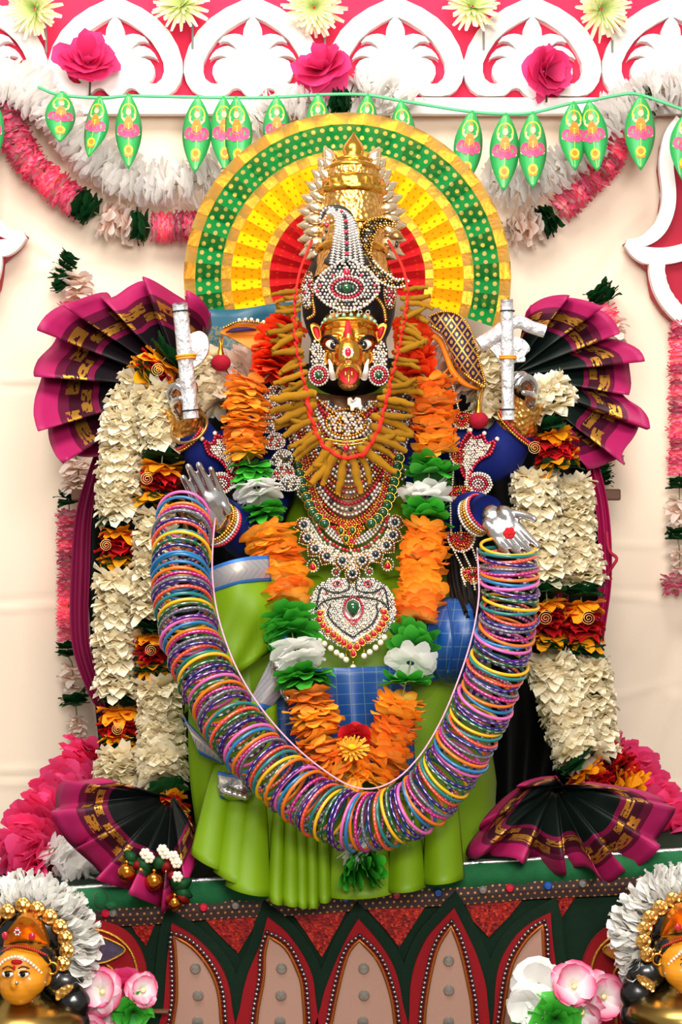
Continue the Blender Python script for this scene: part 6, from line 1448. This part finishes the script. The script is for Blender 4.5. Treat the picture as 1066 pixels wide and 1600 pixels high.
    # gilt medallions round the halo
    for k_, (cx, cy) in enumerate(((-10, 1434), (12, 1424), (36, 1414), (58, 1420), (78, 1432), (94, 1448), (102, 1465), (104, 1485), (98, 1505))):
        mb = MB(); a = atan2(cy-1478, cx-42); M = Matrix.Translation(q(cx, cy, .004)) @ Matrix.Rotation(pi/2, 4, 'X')
        mb.lathe([(0, .006), (.0045, .005), (.006, .0035), (.008, .005), (.0105, .003), (.011, 0), (0, 0)], M, 14, lambda a_, i: 1+.06*sin(a_*7)); mb.build('medallion', goldtex, root)
    # ornament on the hair
    mb = MB(); hbx = [(86, 1550), (98, 1542), (114, 1540), (110, 1550), (96, 1560), (88, 1564)]; mb.prism([(fx(a), b+dy) for a, b in smo(hbx, 20)], [], YD-.012, .008); mb.build('hair_clasp', goldtex, root, bevel=.002)
    # brass bust and vessel
    mb = MB(); M = Matrix.Translation(q(36, 1600, .0))
    mb.lathe([(.0, .048), (.024, .046), (.027, .036), (.034, .030), (.05, .022), (.066, .012), (.070, .0), (.062, -.012), (.05, -.03), (.046, -.06), (.06, -.085), (.062, -.118), (.0, -.118)], M, 36, lambda a_, i: 1+(.16*max(0, cos(2*a_))**4 if 3 < i < 7 else 0)); mb.build('brass_bust', brass, root)
    # ring of white flowers
    rg = garland('ring of white silk flowers around the golden goddess head at the bottom '+side, [('wring', 29, [(fx(40+r_*cos(R(a_))), 1478+dy-r_*sin(R(a_)), YD+.03) for a_ in range(200, -46, -15)], 11) for r_ in (88,)], name='flower_ring', cord=False)
doll(None, 0, 'left'); doll(1110, -14, 'right')
# ------------------------------------------------------------ flower bunches, bottom corners
pkm = mat('pink_edged_petal', 'F8D8E0', .55, thin=.3, var=.06, ramp=[(0, 'F8F0D8'), (.35, 'FBEFF2'), (.72, 'F7B8CC'), (1, 'E82C74')])
def bunch(label, flowers, base):
    root = thing('flower_bunch', P(*base), label, 'flowers')
    for i, (kd, px, py, r_, tx, tz) in enumerate(flowers):
        y = YD+.06-.012*(i % 3); m_ = {'pw': pkm, 'hp': hotp, 'w': MATS['white_silk_petal'], 'g': grm}[kd]
        rows = ((.08, 1.0, .35), (.06, .8, .9)) if kd != 'g' else ((.08, 1.0, .2), (.08, .85, .6), (.05, .55, 1.2))
        me = bloom_mesh('bloom', m_, seed=i*5+int(px), n=6 if kd != 'g' else 7, rows=rows, width=1.25, tip='ruffle' if kd == 'g' else 'round', jit=.13, curl=.35, K=4, J=4, cup=.16)
        inst('bloom', me, facing(P(px, py, y), r_*S(y), i*.7, tx, tz), root)
        if kd == 'pw':
            mb = MB(); mb.ball(P(px+2, py+2, y-.012), .004, (1, 1, 1), 8); mb.build('stamen', mat('yellow_stamen', 'F4E2A0', .7), root)
        mb = MB(); mb.tube([P(px, py, y+.01), P((px+base[0])/2, (py+base[1])/2, YD+.075), P(*base)], .0025, 6); mb.build('stem', mat('green_wire', '2A6A2A', .6), root)
bunch('pink edged white flowers with green leaves beside the left goddess head', [('hp', 190, 1544, 32, .2, .3), ('pw', 222, 1546, 26, -.2, .5), ('pw', 158, 1548, 34, -.3, -.2), ('pw', 156, 1584, 36, .1, -.1), ('g', 208, 1582, 32, .2, .2), ('pw', 135, 1615, 30, 0, 0)], (180, 1700, YD+.07))
bunch('white and pink flowers with green leaves beside the right goddess head', [('w', 842, 1538, 40, -.1, -.2), ('w', 826, 1566, 32, .3, -.3), ('pw', 896, 1540, 34, -.3, .1), ('pw', 942, 1556, 36, 0, .2), ('pw', 908, 1580, 34, .3, 0), ('g', 868, 1592, 40, .2, 0), ('g', 830, 1600, 32, .2, -.2)], (880, 1700, YD+.07))
mb = MB(); mb.box(P(226, 1584, YP-.03), P(264, 1576, YP-.016)); mb.build('wooden_stick', mat('brown_wood', '6A4630'), label='short brown wooden stick beside the leftmost lotus petal', cat='stick', smooth=False, bevel=.001)
# teal ribbon and gold braid by the right head
tr_ = thing('teal_ribbon', P(985, 1540, YD+.05), 'teal ribbon with gold braid tied beside the right goddess head', 'ribbon')
mb = MB(); rows = [[P(lerp(972, 1004, i/8)+4*sin(j*1.3), lerp(1504, 1540, j/6)+6*sin(i*1.1), YD+.04-.008*sin(i*1.6+j)) for j in range(7)] for i in range(9)]; mb.grid(rows); mb.build('ribbon_knot', mat('teal_satin', '0E9C84', .4), tr_, solid=.001)
mb = MB(); rows = [[P(lerp(1000, 1040, j/8)+lerp(-6, 12, i/4), lerp(1545, 1620, j/8), YD+.05-.005*sin(i*1.6+j)) for j in range(9)] for i in range(5)]; mb.grid(rows); mb.build('ribbon_tail', mat('teal_satin', '0E9C84'), tr_, solid=.001)
for x0 in (978, 988):
    mb = MB()
    for i in range(22): mb.bead(P(x0+4*sin(i*1.2), 1535+i*4, YD+.03), .0045, (1, .8, .8))
    mb.build('gold_braid', goldtex, tr_)
# ------------------------------------------------------------ festive pick with gilt balls on the left sari
pk = thing('bauble_spray', P(245, 1400, -.34), 'spray of copper baubles, white bead flowers and red petals on the left sari', 'decoration')
cop = mat('copper_bauble', 'C87828', .18, 1, var=.1)
for px, py, r_ in ((198, 1363, 13), (241, 1377, 13.5), (273, 1411, 10)):
    mb = MB(); mb.ball(P(px, py, -.345), r_*.001, (1, 1, 1), 24); mb.lathe([(.003, r_*.001), (.0035, r_*.001+.003), (0, r_*.001+.004)], Matrix.Translation(P(px, py, -.345)), 10); mb.build('bauble', cop, pk)
for px, py in ((227, 1334), (233, 1340), (254, 1328), (258, 1334), (271, 1338), (276, 1348), (277, 1370)):
    mb = MB()
    for k_ in range(6): mb.ball(P(px+5.5*cos(k_*1.047), py+5.5*sin(k_*1.047), -.345), .0036, (1, .8, 1), 8)
    mb.ball(P(px, py, -.348), .003, (1, 1, 1), 8); mb.build('bead_flower', mat('ivory_beads', 'F2E6CC', .35, coat=.3), pk)
def leaflet(px, py, L, w, ang, m_, name):
    mb = MB(); rows = []
    for i in range(7):
        t = i/6; ww = w*sin(pi*(.06+.9*t)); cx, cy = px+cos(ang)*L*t, py+sin(ang)*L*t
        rows.append([P(cx-sin(ang)*ww*u, cy+cos(ang)*ww*u, -.335+.006*u*u-.012*sin(pi*t)) for u in (-1, -.5, 0, .5, 1)])
    mb.grid(rows); mb.build(name, m_, pk, solid=.001)
for px, py, L, w, a in ((216, 1345, 34, 9, 2.7), (212, 1350, 26, 9, -2.2), (236, 1364, 34, 11, -2.4), (236, 1362, 30, 11, 3.0), (240, 1360, 30, 10, -.9), (270, 1390, 34, 10, -.5), (272, 1392, 30, 10, .3), (270, 1390, 28, 10, -1.2)): leaflet(px, py, L, w, a, MATS['dark_green_cloth_leaf'], 'leaf')
for px, py, L, w, a in ((205, 1358, 22, 8, -.6), (256, 1366, 26, 9, -1.3), (262, 1360, 22, 9, .9), (270, 1396, 26, 9, 2.4), (274, 1396, 26, 9, .6), (272, 1394, 20, 8, 1.5)): leaflet(px, py, L, w, a, crim, 'red_petal')
